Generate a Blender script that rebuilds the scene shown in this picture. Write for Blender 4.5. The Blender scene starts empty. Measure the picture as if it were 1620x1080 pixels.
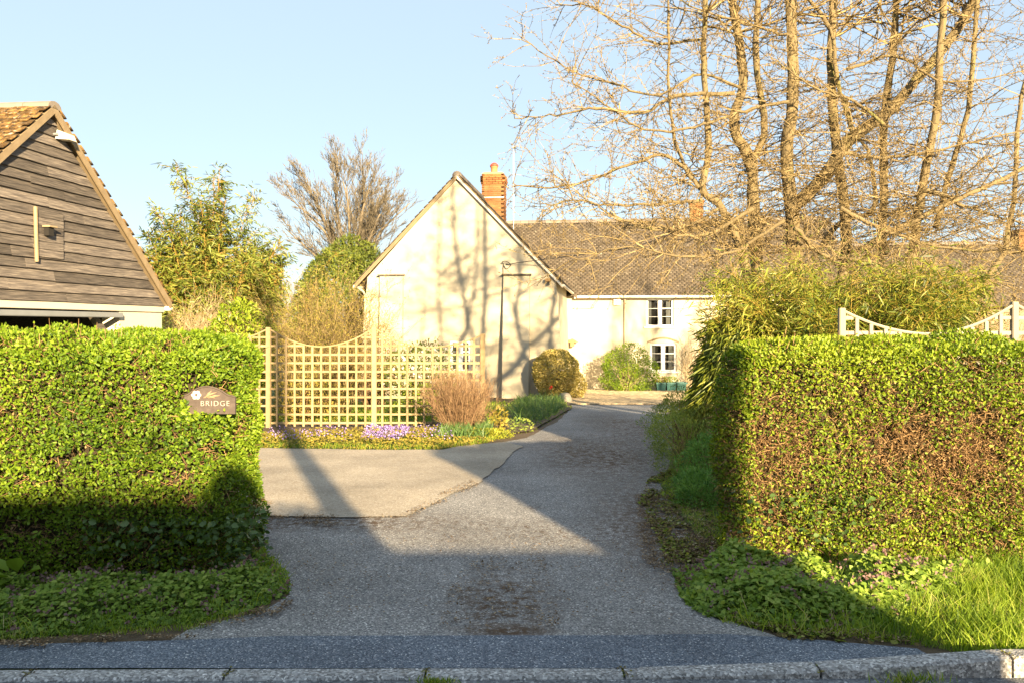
import bpy, bmesh, math, random
import numpy as np
from mathutils import Vector, Matrix
from mathutils.geometry import delaunay_2d_cdt

scene = bpy.context.scene
C = scene.collection
rng = np.random.default_rng(11)
random.seed(5)
R = math.radians

# ------------------------------------------------------------------ camera, sky, sun, exposure
F, CH, HZ = 1300.0, 1.6, 515.0          # focal length in photo pixels, eye height, horizon row
SUN_EL, SUN_AZ = 14.0, 19.5             # light travels to the back and to the left
cam = bpy.data.cameras.new('camera'); camo = bpy.data.objects.new('camera', cam); C.objects.link(camo)
cam.sensor_width = 36; cam.lens = 36 * F / 1620; cam.clip_end = 3000; cam.clip_start = 0.05
cam.shift_y = -(540 - HZ) / 1620
camo.location = (0, 0, CH); camo.rotation_euler = (R(90), 0, 0)
scene.camera = camo
w = bpy.data.worlds.new('World'); scene.world = w; w.use_nodes = True
nt = w.node_tree; bg = nt.nodes['Background']
sky = nt.nodes.new('ShaderNodeTexSky'); sky.sky_type = 'NISHITA'; sky.sun_disc = False
sky.sun_elevation = R(SUN_EL); sky.sun_rotation = R(180 - SUN_AZ)
sky.air_density = 1.0; sky.dust_density = 0.7; sky.ozone_density = 1.6; sky.altitude = 50
veil = nt.nodes.new('ShaderNodeMix'); veil.data_type = 'RGBA'; veil.inputs[0].default_value = .68
veil.inputs[7].default_value = (3.1, 3.75, 4.35, 1)      # thin high haze, the same all round
nt.links.new(sky.outputs[0], veil.inputs[6]); nt.links.new(veil.outputs[2], bg.inputs[0]); bg.inputs[1].default_value = 0.052
sl = bpy.data.lights.new('sun', 'SUN'); slo = bpy.data.objects.new('sun', sl); C.objects.link(slo)
sl.energy = 5.0; sl.angle = R(0.7); sl.color = (1.0, 0.775, 0.46)
sd = Vector((-math.sin(R(SUN_AZ)) * math.cos(R(SUN_EL)), math.cos(R(SUN_AZ)) * math.cos(R(SUN_EL)), -math.sin(R(SUN_EL))))
slo.rotation_euler = sd.to_track_quat('-Z', 'Y').to_euler(); slo.location = (6, -10, 12)
vs = scene.view_settings
vs.view_transform = 'Standard'; vs.look = 'None'; vs.gamma = 1; vs.use_curve_mapping = False
vs.exposure = 2.22

# ------------------------------------------------------------------ helpers
GK_Y = np.array([-3000, 3.66, 3.80, 8, 14, 32, 60, 3000.0])
GK_Z = np.array([-.07, -.07, 0, 0, -.13, -.85, -1.2, -1.2])
def g(Y): return np.interp(Y, GK_Y, GK_Z)
def gp(px, py):
    lo, hi = 3.0, 400.0
    for _ in range(60):
        m = (lo + hi) / 2
        if (CH - float(g(m))) * F / m > py - HZ: lo = m
        else: hi = m
    return ((px - 810) / F * lo, lo)
def at(px, py, Y): return np.array([(px - 810) / F * Y, Y, CH - (py - HZ) / F * Y])

def tag(o, label=None, cat=None, group=None, kind=None):
    if label: o['label'] = label
    if cat: o['category'] = cat
    if group: o['group'] = group
    if kind: o['kind'] = kind
    return o
def thing(name, label, cat, loc=(0, 0, 0), rotz=0, group=None):
    o = bpy.data.objects.new(name, None); C.objects.link(o)
    o.location = loc; o.rotation_euler = (0, 0, rotz); o.empty_display_size = .2
    o['base'] = [float(loc[0]), float(loc[1]), float(loc[2]), float(rotz)]
    return tag(o, label, cat, group)
def root_matrix(o):
    b = o['base']; return Matrix.Translation(b[:3]) @ Matrix.Rotation(b[3], 4, 'Z')
def put(name, me, m=None, parent=None, kind=None, world=False, smooth=False):
    """link a mesh as one object; world=True: mesh is in world coordinates under a placed thing"""
    o = bpy.data.objects.new(name, me); C.objects.link(o)
    if m is not None:
        me.materials.clear()
        for k in (m if isinstance(m, (list, tuple)) else [m]): me.materials.append(k)
    if parent is not None:
        o.parent = parent
        if world: o.matrix_parent_inverse = root_matrix(parent).inverted()
    if kind: o['kind'] = kind
    if smooth: me.polygons.foreach_set('use_smooth', np.ones(len(me.polygons), bool))
    return o
def np_mesh(name, V, faces_idx, k, rnd=None, mati=None):
    """V (n,3); faces_idx (m,k)"""
    me = bpy.data.meshes.new(name)
    V = np.ascontiguousarray(V, np.float32); n = len(V); m = len(faces_idx)
    me.vertices.add(n); me.vertices.foreach_set('co', V.ravel())
    me.loops.add(m * k); me.loops.foreach_set('vertex_index', np.ascontiguousarray(faces_idx, np.int32).ravel())
    me.polygons.add(m); me.polygons.foreach_set('loop_start', np.arange(0, m * k, k, dtype=np.int32))
    if rnd is not None:
        a = me.attributes.new('rnd', 'FLOAT', 'POINT'); a.data.foreach_set('value', np.ascontiguousarray(rnd, np.float32))
    if mati is not None: me.polygons.foreach_set('material_index', np.ascontiguousarray(mati, np.int32))
    me.update(calc_edges=True)
    return me
def unit(a): return a / (np.linalg.norm(a, axis=-1, keepdims=True) + 1e-9)
def rdir(n): return unit(rng.normal(size=(n, 3)))
def hash3(i, j, k, s):
    h = (i * 374761393 + j * 668265263 + k * 2147483647 + s * 1274126177) & 0xffffffff
    h = ((h ^ (h >> 13)) * 1274126177) & 0xffffffff
    h = (h ^ (h >> 16)) & 0xffffff
    return h / float(0xffffff)
def vnoise(P, s, seed=0):
    Q = np.asarray(P) * s + 1000.0
    I = np.floor(Q).astype(np.int64); f = Q - I; f = f * f * (3 - 2 * f)
    out = 0
    for a in (0, 1):
        for b in (0, 1):
            for c in (0, 1):
                wt = (f[:, 0] if a else 1 - f[:, 0]) * (f[:, 1] if b else 1 - f[:, 1]) * (f[:, 2] if c else 1 - f[:, 2])
                out = out + wt * hash3(I[:, 0] + a, I[:, 1] + b, I[:, 2] + c, seed)
    return out
def leaves(P, T, N, L, W, six=False, fold=.22, rnd=None, droop=0.0):
    n = len(P); L = np.broadcast_to(L, (n,))[:, None]; W = np.broadcast_to(W, (n,))[:, None]
    T = unit(T); S = unit(np.cross(T, N)); N = np.cross(S, T)
    if rnd is None: rnd = rng.random(n)
    if six:
        D = np.array([0, 0, -1.0])
        V = np.stack([P, P + .28 * L * T + .5 * W * S + fold * W * N, P + .66 * L * T + .42 * W * S + fold * W * N + droop * .4 * L * D,
                      P + L * T + droop * L * D, P + .66 * L * T - .42 * W * S + fold * W * N + droop * .4 * L * D, P + .28 * L * T - .5 * W * S + fold * W * N], 1).reshape(-1, 3)
        b = np.arange(n)[:, None] * 6
        Fc = np.concatenate([b + np.array([[0, 1, 2, 3]]), b + np.array([[0, 3, 4, 5]])], 1).reshape(-1, 4)
        return np_mesh('leaves', V, Fc, 4, np.repeat(rnd, 6))
    V = np.stack([P, P + .42 * L * T + .5 * W * S + fold * W * N, P + L * T, P + .42 * L * T - .5 * W * S + fold * W * N], 1).reshape(-1, 3)
    b = np.arange(n)[:, None] * 4
    Fc = np.concatenate([b + np.array([[0, 1, 2]]), b + np.array([[0, 2, 3]])], 1).reshape(-1, 3)
    return np_mesh('leaves', V, Fc, 3, np.repeat(rnd, 4))
def sticks(P0, P1, r0, r1, sides=3, rnd=None):
    P0 = np.asarray(P0, float); P1 = np.asarray(P1, float); n = len(P0)
    d = unit(P1 - P0); ref = np.where(np.abs(d[:, 2:3]) > .9, np.array([[1., 0, 0]]), np.array([[0, 0, 1.]]))
    a = unit(np.cross(d, ref)); b = np.cross(d, a)
    r0 = np.broadcast_to(r0, (n,)); r1 = np.broadcast_to(r1, (n,))
    rings = []
    for P, r in ((P0, r0), (P1, r1)):
        for k in range(sides):
            t = 2 * math.pi * k / sides
            rings.append(P + (a * math.cos(t) + b * math.sin(t)) * r[:, None])
    V = np.stack(rings, 1).reshape(-1, 3)
    bi = np.arange(n)[:, None] * (2 * sides)
    q = [[k, (k + 1) % sides, sides + (k + 1) % sides, sides + k] for k in range(sides)]
    Fc = np.concatenate([bi + np.array([x]) for x in q], 1).reshape(-1, 4)
    if rnd is None: rnd = rng.random(n)
    return np_mesh('sticks', V, Fc, 4, np.repeat(rnd, 2 * sides))
def catmull(pts, per=5):
    p = np.asarray(pts, float)
    p = np.vstack([2 * p[0] - p[1], p, 2 * p[-1] - p[-2]]); out = []
    for i in range(1, len(p) - 2):
        for t in np.linspace(0, 1, per, endpoint=False):
            out.append(.5 * (2 * p[i] + (p[i + 1] - p[i - 1]) * t + (2 * p[i - 1] - 5 * p[i] + 4 * p[i + 1] - p[i + 2]) * t * t + (3 * p[i] - p[i - 1] - 3 * p[i + 1] + p[i + 2]) * t ** 3))
    out.append(p[-2]); return np.array(out)
def tube(pts, rad, sides=8, caps=True):
    p = np.asarray(pts, float); n = len(p); rad = np.broadcast_to(rad, (n,))
    d = unit(np.gradient(p, axis=0)); a = np.cross(d[0], [0, 0, 1.0] if abs(d[0][2]) < .9 else [1.0, 0, 0]); a /= np.linalg.norm(a)
    V = []
    for i in range(n):
        a = a - d[i] * np.dot(a, d[i]); a /= np.linalg.norm(a); b = np.cross(d[i], a)
        for k in range(sides):
            t = 2 * math.pi * k / sides; V.append(p[i] + (a * math.cos(t) + b * math.sin(t)) * rad[i])
    Fc = [(i * sides + k, i * sides + (k + 1) % sides, (i + 1) * sides + (k + 1) % sides, (i + 1) * sides + k) for i in range(n - 1) for k in range(sides)]
    me = bpy.data.meshes.new('tube')
    if caps: Fc += [tuple(range(sides))[::-1], tuple((n - 1) * sides + k for k in range(sides))]
    me.from_pydata([tuple(v) for v in V], [], Fc); me.update(); return me
def boxes(Cn, A, B, D):
    """n boxes: centre, three half-axis vectors"""
    Cn, A, B, D = (np.asarray(x, float) for x in (Cn, A, B, D)); n = len(Cn)
    A, B, D = (np.broadcast_to(x, (n, 3)) for x in (A, B, D))
    V = np.stack([Cn + sx * A + sy * B + sz * D for sz in (-1, 1) for sy in (-1, 1) for sx in (-1, 1)], 1).reshape(-1, 3)
    q = np.array([[0, 2, 3, 1], [4, 5, 7, 6], [0, 1, 5, 4], [2, 6, 7, 3], [0, 4, 6, 2], [1, 3, 7, 5]])
    Fc = (np.arange(n)[:, None, None] * 8 + q[None]).reshape(-1, 4)
    return np_mesh('boxes', V, Fc, 4, np.repeat(rng.random(n), 8))
def box(x0, x1, y0, y1, z0, z1, bev=0.0):
    me = bpy.data.meshes.new('box'); bm = bmesh.new()
    bmesh.ops.create_cube(bm, size=1)
    for v in bm.verts: v.co = Vector(((x0 + x1) / 2 + v.co.x * (x1 - x0), (y0 + y1) / 2 + v.co.y * (y1 - y0), (z0 + z1) / 2 + v.co.z * (z1 - z0)))
    if bev: bmesh.ops.bevel(bm, geom=bm.edges[:], offset=bev, segments=2, affect='EDGES')
    bm.to_mesh(me); bm.free(); return me
def poly(verts, faces):
    me = bpy.data.meshes.new('poly'); me.from_pydata([tuple(float(c) for c in v) for v in verts], [], faces); me.update(); return me
def prism(outline, axis_vec):
    """closed outline (list of 3d points) extruded by a vector"""
    n = len(outline); a = [Vector(p) for p in outline]; b = [p + Vector(axis_vec) for p in a]
    me = bpy.data.meshes.new('prism')
    me.from_pydata(a + b, [], [tuple(range(n))[::-1], tuple(range(n, 2 * n))] + [(i, (i + 1) % n, n + (i + 1) % n, n + i) for i in range(n)])
    bm = bmesh.new(); bm.from_mesh(me); bmesh.ops.recalc_face_normals(bm, faces=bm.faces); bm.to_mesh(me); bm.free(); return me
def join(ms):
    bm = bmesh.new()
    for m in ms: bm.from_mesh(m); bpy.data.meshes.remove(m)
    me = bpy.data.meshes.new('joined'); bm.to_mesh(me); bm.free(); return me
def sheet(xy, off, jag=0.0, seed=0):
    """polygon on the ground profile; edges optionally made ragged"""
    pts = [np.array(p, float) for p in xy]
    if jag:
        out = []
        for i, p in enumerate(pts):
            q = pts[(i + 1) % len(pts)]; n = max(1, int(np.linalg.norm(q - p) / .12)); n = min(n, 80)
            for k in range(n): out.append(p + (q - p) * k / n)
        pts = out; J = np.array([[p[0], p[1], 0] for p in pts])
        dx = vnoise(J, 2.3, seed) + .6 * vnoise(J, 7, seed + 1) - .8; dy = vnoise(J, 2.1, seed + 2) + .6 * vnoise(J, 7, seed + 3) - .8
        pts = [p + jag * np.array([a, b]) for p, a, b in zip(pts, dx, dy)]
    vv, _, ff, *_r = delaunay_2d_cdt([Vector((float(p[0]), float(p[1]))) for p in pts], [], [list(range(len(pts)))], 1, 1e-5)
    bm = bmesh.new(); bv = [bm.verts.new((v[0], v[1], 0)) for v in vv]
    for q in ff: bm.faces.new([bv[k] for k in q])
    for y in GK_Y[1:-1]:
        bmesh.ops.bisect_plane(bm, geom=bm.verts[:] + bm.edges[:] + bm.faces[:], plane_co=(0, y, 0), plane_no=(0, 1, 0))
    for v in bm.verts: v.co.z = float(g(v.co.y)) + off
    bmesh.ops.recalc_face_normals(bm, faces=bm.faces)
    for f in bm.faces:
        if f.normal.z < 0: f.normal_flip()
    me = bpy.data.meshes.new('sheet'); bm.to_mesh(me); bm.free(); return me
def in_poly(P, xy):
    xy = np.asarray(xy); x, y = P[:, 0], P[:, 1]; c = np.zeros(len(P), bool); j = len(xy) - 1
    for i in range(len(xy)):
        m = ((xy[i, 1] > y) != (xy[j, 1] > y)) & (x < (xy[j, 0] - xy[i, 0]) * (y - xy[i, 1]) / (xy[j, 1] - xy[i, 1] + 1e-12) + xy[i, 0]); c ^= m; j = i
    return c
def scatter(xy, n):
    xy = np.asarray(xy, float); lo, hi = xy.min(0), xy.max(0); out = np.zeros((0, 2))
    while len(out) < n:
        P = rng.uniform(lo, hi, (n * 2, 2)); out = np.vstack([out, P[in_poly(P, xy)]])
    return out[:n]

# ------------------------------------------------------------------ materials
def nodes(name):
    m = bpy.data.materials.new(name); m.use_nodes = True
    return m, m.node_tree, m.node_tree.nodes['Principled BSDF']
def ramp(t, cols, inp=None, pos=None):
    r = t.nodes.new('ShaderNodeValToRGB'); e = r.color_ramp.elements
    while len(e) < len(cols): e.new(.5)
    for i, c in enumerate(cols):
        e[i].position = pos[i] if pos else i / (len(cols) - 1); e[i].color = (*c, 1)
    if inp is not None: t.links.new(inp, r.inputs[0])
    return r
def noise(t, scale, detail=5, rough=.6, vec=None, dist=0):
    n = t.nodes.new('ShaderNodeTexNoise'); n.inputs['Scale'].default_value = scale; n.inputs['Detail'].default_value = detail
    n.inputs['Roughness'].default_value = rough; n.inputs['Distortion'].default_value = dist
    if vec is not None: t.links.new(vec, n.inputs['Vector'])
    return n
def mixc(t, fac, a, b, mode='MIX'):
    x = t.nodes.new('ShaderNodeMix'); x.data_type = 'RGBA'; x.blend_type = mode
    for s, v in ((x.inputs[0], fac), (x.inputs[6], a), (x.inputs[7], b)):
        if hasattr(v, 'is_linked'): t.links.new(v, s)
        elif isinstance(v, (int, float)): s.default_value = v
        else: s.default_value = (*v, 1)
    return x.outputs[2]
def surf(name, cols, scale=3, rough=.85, bump=.3, bscale=60, stretch=(1, 1, 1), objvar=0.0, pos=None, bdist=.01, rndvar=0.0, spec=.3, stain=None):
    m, t, b = nodes(name)
    tc = t.nodes.new('ShaderNodeTexCoord'); mp = t.nodes.new('ShaderNodeMapping'); mp.inputs['Scale'].default_value = stretch
    t.links.new(tc.outputs['Object'], mp.inputs[0]); v = mp.outputs[0]
    oi = t.nodes.new('ShaderNodeObjectInfo')
    if objvar:
        va = t.nodes.new('ShaderNodeVectorMath'); va.operation = 'MULTIPLY_ADD'
        t.links.new(oi.outputs['Random'], va.inputs[0]); va.inputs[1].default_value = (37, 19, 53); t.links.new(v, va.inputs[2]); v = va.outputs[0]
    n = noise(t, scale, 6, .62, v)
    col = ramp(t, cols, n.outputs[0], pos).outputs[0]
    if stain:
        n2 = noise(t, stain[1], 4, .6, v); r2 = ramp(t, [(0, 0, 0), (1, 1, 1)], n2.outputs[0], [stain[2], stain[2] + .16])
        col = mixc(t, r2.outputs[0], col, stain[0])
    for amt, src in ((objvar, oi.outputs['Random']), (rndvar, None)):
        if amt:
            if src is None:
                at_ = t.nodes.new('ShaderNodeAttribute'); at_.attribute_name = 'rnd'; src = at_.outputs['Fac']
            r = ramp(t, [(1 - amt,) * 3, (1 + amt * .6,) * 3], src)
            col = mixc(t, 1.0, col, r.outputs[0], 'MULTIPLY')
    t.links.new(col, b.inputs['Base Color']); b.inputs['Roughness'].default_value = rough
    b.inputs['Specular IOR Level'].default_value = spec
    if bump:
        nb = noise(t, bscale, 5, .65, v); bp = t.nodes.new('ShaderNodeBump'); bp.inputs['Strength'].default_value = bump; bp.inputs['Distance'].default_value = bdist
        t.links.new(nb.outputs[0], bp.inputs['Height']); t.links.new(bp.outputs[0], b.inputs['Normal'])
    return m
def leafmat(name, cols, trans=.3, rough=.5, pos=None, spec=.35):
    m, t, b = nodes(name)
    a = t.nodes.new('ShaderNodeAttribute'); a.attribute_name = 'rnd'
    c = ramp(t, cols, a.outputs['Fac'], pos)
    t.links.new(c.outputs[0], b.inputs['Base Color']); b.inputs['Roughness'].default_value = rough; b.inputs['Specular IOR Level'].default_value = spec
    if trans:
        tr = t.nodes.new('ShaderNodeBsdfTranslucent'); mx = t.nodes.new('ShaderNodeMixShader'); mx.inputs[0].default_value = trans
        hs = t.nodes.new('ShaderNodeHueSaturation'); hs.inputs['Value'].default_value = 1.3; hs.inputs['Saturation'].default_value = 1.1
        t.links.new(c.outputs[0], hs.inputs['Color']); t.links.new(hs.outputs[0], tr.inputs[0])
        t.links.new(b.outputs[0], mx.inputs[1]); t.links.new(tr.outputs[0], mx.inputs[2])
        t.links.new(mx.outputs[0], t.nodes['Material Output'].inputs[0])
    return m
def asphalt(name, base, chips, brown, bscale, bpos, vscale=95, stains=()):
    m, t, b = nodes(name)
    tc = t.nodes.new('ShaderNodeTexCoord'); v = tc.outputs['Object']
    vo = t.nodes.new('ShaderNodeTexVoronoi'); vo.inputs['Scale'].default_value = vscale; t.links.new(v, vo.inputs['Vector'])
    sp = t.nodes.new('ShaderNodeSeparateColor'); t.links.new(vo.outputs['Color'], sp.inputs[0])
    col = ramp(t, chips, sp.outputs[0], [0, .35, .8, .97, 1][:len(chips)]).outputs[0]
    n = noise(t, .9, 6, .65, v); rr = ramp(t, [(.72,) * 3, (1.2,) * 3], n.outputs[0], [.3, .7])
    col = mixc(t, 1.0, col, rr.outputs[0], 'MULTIPLY')
    n2 = noise(t, bscale, 8, .72, v, .4); r2 = ramp(t, [(0, 0, 0), (1, 1, 1)], n2.outputs[0], [bpos, bpos + .14])
    n3 = noise(t, 45, 3, .6, v); r3 = ramp(t, [(.15,) * 3, (1,) * 3], n3.outputs[0], [.42, .6])
    k = mixc(t, 1.0, r2.outputs[0], r3.outputs[0], 'MULTIPLY')
    col = mixc(t, k, col, brown)
    for cx, cy, rx, ry, lo in stains:
        mp = t.nodes.new('ShaderNodeMapping'); mp.inputs['Location'].default_value = (-cx / rx, -cy / ry, 0); mp.inputs['Scale'].default_value = (1 / rx, 1 / ry, 0); t.links.new(v, mp.inputs[0])
        ln = t.nodes.new('ShaderNodeVectorMath'); ln.operation = 'LENGTH'; t.links.new(mp.outputs[0], ln.inputs[0])
        rd = ramp(t, [(1, 1, 1), (0, 0, 0)], ln.outputs['Value'], [.25, 1.0])
        nn = noise(t, 14, 9, .82, v, .3); rn = ramp(t, [(0, 0, 0), (1, 1, 1)], nn.outputs[0], [lo, lo + .08])
        col = mixc(t, mixc(t, 1.0, rd.outputs[0], rn.outputs[0], 'MULTIPLY'), col, brown)
    t.links.new(col, b.inputs['Base Color']); b.inputs['Roughness'].default_value = .88; b.inputs['Specular IOR Level'].default_value = .25
    bp = t.nodes.new('ShaderNodeBump'); bp.inputs['Strength'].default_value = .55; bp.inputs['Distance'].default_value = .006
    t.links.new(vo.outputs['Distance'], bp.inputs['Height']); t.links.new(bp.outputs[0], b.inputs['Normal'])
    return m

M = {}
M['soil'] = surf('soil', [(.06, .042, .025), (.11, .08, .05), (.17, .13, .09)], 6, bump=.8, bscale=40, bdist=.03)
M['lawn'] = surf('lawn', [(.03, .05, .012), (.07, .1, .02), (.1, .12, .03)], 2.5, bump=.7, bscale=70, bdist=.03)
M['drive'] = asphalt('drive', None, [(.09, .09, .092), (.2, .195, .19), (.3, .288, .275), (.46, .44, .41), (.8, .77, .73)], (.085, .052, .03), 1.1, .6, 130, [(-.05, 4.75, .42, .8, .47), (.0, 4.3, .3, .12, .4), (1.35, 6.6, .9, 2.2, .44), (1.1, 10.5, 1.1, 3.0, .46), (.2, 6.4, 1.6, .5, .52), (-1.6, 6.7, 1.8, .45, .47), (2.0, 14.5, 1.0, 4, .47)])
M['crossing'] = asphalt('crossing', None, [(.05, .06, .08), (.105, .125, .155), (.18, .205, .24), (.32, .34, .37), (.7, .7, .7)], (.12, .11, .10), .7, .68, 150)
M['road'] = asphalt('road', None, [(.08, .085, .09), (.14, .145, .155), (.2, .205, .215), (.3, .3, .3), (.5, .5, .5)], (.07, .055, .04), .8, .6)
M['concrete'] = asphalt('concrete', None, [(.29, .24, .18), (.37, .315, .24), (.43, .37, .29), (.5, .435, .35), (.6, .54, .45)], (.2, .15, .1), 1.6, .6)
M['kerb'] = asphalt('kerb', None, [(.15, .145, .14), (.27, .26, .25), (.42, .41, .4), (.6, .58, .55), (.8, .78, .75)], (.15, .13, .09), 4, .57)
M['moss'] = surf('moss', [(.07, .06, .018), (.13, .1, .035), (.2, .155, .08)], 14, bump=.9, bscale=80, bdist=.02)
M['paver'] = surf('paver', [(.32, .25, .15), (.42, .33, .21), (.5, .4, .27)], 7, bump=.3, bscale=80, bdist=.003, rndvar=.3)
M['sand'] = surf('sand', [(.11, .08, .05), (.16, .12, .08)], 9, bump=.3)
M['render'] = surf('render', [(.425, .375, .28), (.465, .41, .31), (.49, .435, .335)], .9, bump=.25, bscale=30, bdist=.008, stain=((.40, .345, .245), 1.1, .60))
M['barn_render'] = surf('barn_render', [(.48, .43, .34), (.58, .53, .43)], 1.5, bump=.2, bscale=40)
M['board'] = surf('board', [(.033, .028, .026), (.112, .095, .084), (.21, .178, .15), (.36, .3, .24)], 5, .8, .9, 14, (3, .55, 16), objvar=.5, bdist=.01, pos=[.25, .45, .6, .78])
M['board_pale'] = surf('board_pale', [(.25, .18, .1), (.4, .3, .18)], 5, .8, .4, 20, (3, 1, 12))
M['verge'] = surf('verge', [(.13, .095, .055), (.22, .165, .1), (.29, .23, .15)], 6, .85, .4, 30, objvar=.1)
M['tile'] = surf('tile', [(.05, .04, .03), (.085, .068, .05), (.125, .1, .073)], 4, .9, .4, 40, rndvar=.3, stain=((.36, .33, .26), 9, .61))
M['tile_moss'] = surf('tile_moss', [(.05, .03, .015), (.16, .09, .03), (.27, .17, .06)], 9, .95, 1.0, 25, objvar=.5, bdist=.03, pos=[.35, .5, .65], stain=((.5, .46, .38), 13, .58))
M['ridge'] = surf('ridge', [(.14, .115, .095), (.22, .19, .165)], 6, .9, .4, 30, objvar=.3)
M['brick'] = surf('brick', [(.17, .07, .025), (.25, .108, .038), (.33, .16, .065)], 8, .9, .4, 50, objvar=.28, bdist=.004)
M['mortar'] = surf('mortar', [(.2, .16, .11), (.28, .23, .165)], 15, .95, .4, 60)
M['pot_clay'] = surf('pot_clay', [(.4, .17, .07), (.5, .22, .1)], 8)
M['red_cap'] = surf('red_cap', [(.42, .05, .03), (.5, .08, .05)], 8, .5, 0)
M['white'] = surf('white', [(.72, .72, .72), (.8, .8, .8)], 3, .4, .05, 30)
M['gutter'] = surf('gutter', [(.5, .46, .4), (.68, .64, .57)], 3, .5, .1, 30)
M['metal_dark'] = surf('metal_dark', [(.04, .04, .04), (.07, .065, .06)], 8, .5, .1)
M['metal_grey'] = surf('metal_grey', [(.16, .17, .18), (.24, .25, .26)], 4, .45, .1)
M['lamp_brass'] = surf('lamp_brass', [(.25, .15, .06), (.36, .22, .09)], 8, .5, .1)
M['dark'] = surf('dark', [(.012, .011, .01), (.025, .022, .02)], 4, .95, .2)
M['trellis'] = surf('trellis', [(.2, .145, .07), (.3, .225, .12), (.39, .305, .18)], 4, .85, .4, 30, (4, 4, 4), objvar=.32, bdist=.003)
M['trellis_white'] = surf('trellis_white', [(.24, .205, .15), (.31, .275, .21), (.38, .34, .27)], 5, .85, .3, 30, objvar=.12, bdist=.003)
M['slate'] = surf('slate', [(.03, .023, .02), (.075, .058, .05), (.14, .11, .095)], 22, .7, .4, 60, bdist=.003)
M['letter'] = surf('letter', [(.36, .3, .26), (.6, .53, .47)], 60, .7, .1)
M['letter_worn'] = surf('letter_worn', [(.3, .18, .1), (.38, .24, .15)], 30, .7, .1)
M['petal_pink'] = surf('petal_pink', [(.6, .45, .4), (.7, .6, .55)], 60, .7, .1)
M['bark_gold'] = surf('bark_gold', [(.07, .052, .026), (.17, .13, .068), (.27, .21, .115)], 6, .9, .9, 22, (1, 1, .35), bdist=.03, stain=((.13, .14, .03), 3, .58))
M['bark_grey'] = surf('bark_grey', [(.09, .07, .05), (.18, .145, .1), (.25, .2, .14)], 5, .9, .6, 20, bdist=.02)
M['pole'] = surf('pole', [(.1, .08, .06), (.16, .13, .1)], 5, .9, .4, 20, (4, 4, .5))
def twigmat(name, cols): return leafmat(name, cols, 0, .85, None, .2)
M['twig_gold'] = twigmat('twig_gold', [(.085, .06, .027), (.21, .152, .07), (.34, .26, .125)])
M['twig_grey'] = twigmat('twig_grey', [(.07, .057, .042), (.145, .12, .085), (.21, .175, .12)])
M['twig_pale'] = twigmat('twig_pale', [(.24, .175, .1), (.4, .31, .18), (.5, .4, .26)])
M['twig_red'] = twigmat('twig_red', [(.12, .068, .038), (.23, .14, .078), (.34, .23, .13)])
M['twig_brown'] = twigmat('twig_brown', [(.1, .06, .028), (.24, .145, .065), (.36, .23, .11)])
M['culm'] = twigmat('culm', [(.2, .17, .03), (.36, .26, .05), (.45, .3, .07)])
M['culm_orange'] = twigmat('culm_orange', [(.2, .14, .03), (.32, .2, .045), (.42, .26, .07)])
M['privet'] = leafmat('privet', [(.035, .08, .007), (.105, .18, .01), (.175, .26, .014), (.27, .35, .03)], .32, .55)
M['privet_gold'] = leafmat('privet_gold', [(.05, .09, .01), (.14, .215, .012), (.235, .3, .018), (.35, .4, .045)], .3, .55)
M['dead_leaf'] = leafmat('dead_leaf', [(.13, .075, .03), (.27, .165, .07), (.4, .27, .125)], .2, .8)
M['bamboo_leaf'] = leafmat('bamboo_leaf', [(.04, .07, .014), (.12, .155, .018), (.23, .25, .03), (.36, .31, .07)], .3, .45)
M['bamboo_gold'] = leafmat('bamboo_gold', [(.045, .07, .014), (.115, .15, .022), (.2, .225, .035), (.32, .3, .08)], .3, .45)
M['conifer'] = leafmat('conifer', [(.035, .055, .01), (.1, .13, .016), (.17, .19, .025)], .15, .6)
M['laurel'] = leafmat('laurel', [(.08, .13, .008), (.2, .27, .02), (.32, .38, .04)], .3, .35)
M['olive_leaf'] = leafmat('olive_leaf', [(.12, .11, .018), (.27, .22, .035), (.38, .3, .06)], .3, .6)
M['variegated'] = leafmat('variegated', [(.1, .095, .02), (.36, .3, .07), (.58, .47, .15), (.68, .57, .25)], .25, .5)
M['nettle'] = leafmat('nettle', [(.04, .08, .014), (.12, .2, .028), (.22, .32, .04), (.36, .42, .09)], .3, .55)
M['nettle_bud'] = leafmat('nettle_bud', [(.14, .08, .07), (.22, .13, .12), (.3, .19, .18)], .25, .6)
M['ivy'] = leafmat('ivy', [(.03, .055, .015), (.06, .11, .025), (.12, .17, .05)], .15, .35)
M['heather'] = leafmat('heather', [(.09, .13, .025), (.21, .28, .045), (.34, .37, .07)], .25, .6)
M['parsley'] = leafmat('parsley', [(.06, .14, .03), (.15, .29, .05), (.25, .4, .08)], .25, .5)
M['grass'] = leafmat('grass', [(.07, .13, .012), (.17, .26, .02), (.3, .39, .035), (.44, .43, .12), (.5, .42, .22)], .4, .6, [0, .35, .7, .9, 1])
M['iris'] = leafmat('iris', [(.05, .1, .03), (.1, .18, .05), (.16, .25, .07)], .3, .45)
M['yellow_green'] = leafmat('yellow_green', [(.17, .21, .02), (.3, .32, .03), (.42, .4, .05)], .3, .5)
M['purple'] = leafmat('purple', [(.2, .12, .38), (.32, .22, .55), (.48, .38, .68)], .3, .6)
M['white_flower'] = leafmat('white_flower', [(.6, .55, .48), (.75, .72, .66)], .2, .6)
M['red_flower'] = leafmat('red_flower', [(.45, .03, .02), (.6, .08, .04)], .2, .5)
M['plum'] = leafmat('plum', [(.06, .03, .035), (.14, .07, .08), (.25, .13, .14)], .2, .6)
M['litter'] = leafmat('litter', [(.06, .035, .015), (.14, .085, .04), (.28, .19, .1), (.45, .36, .24)], .0, .9, [0, .5, .85, 1])
M['core'] = surf('core', [(.02, .016, .008), (.05, .038, .02), (.08, .06, .03)], 14, .95, 1.0, 30, bdist=.05)
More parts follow.
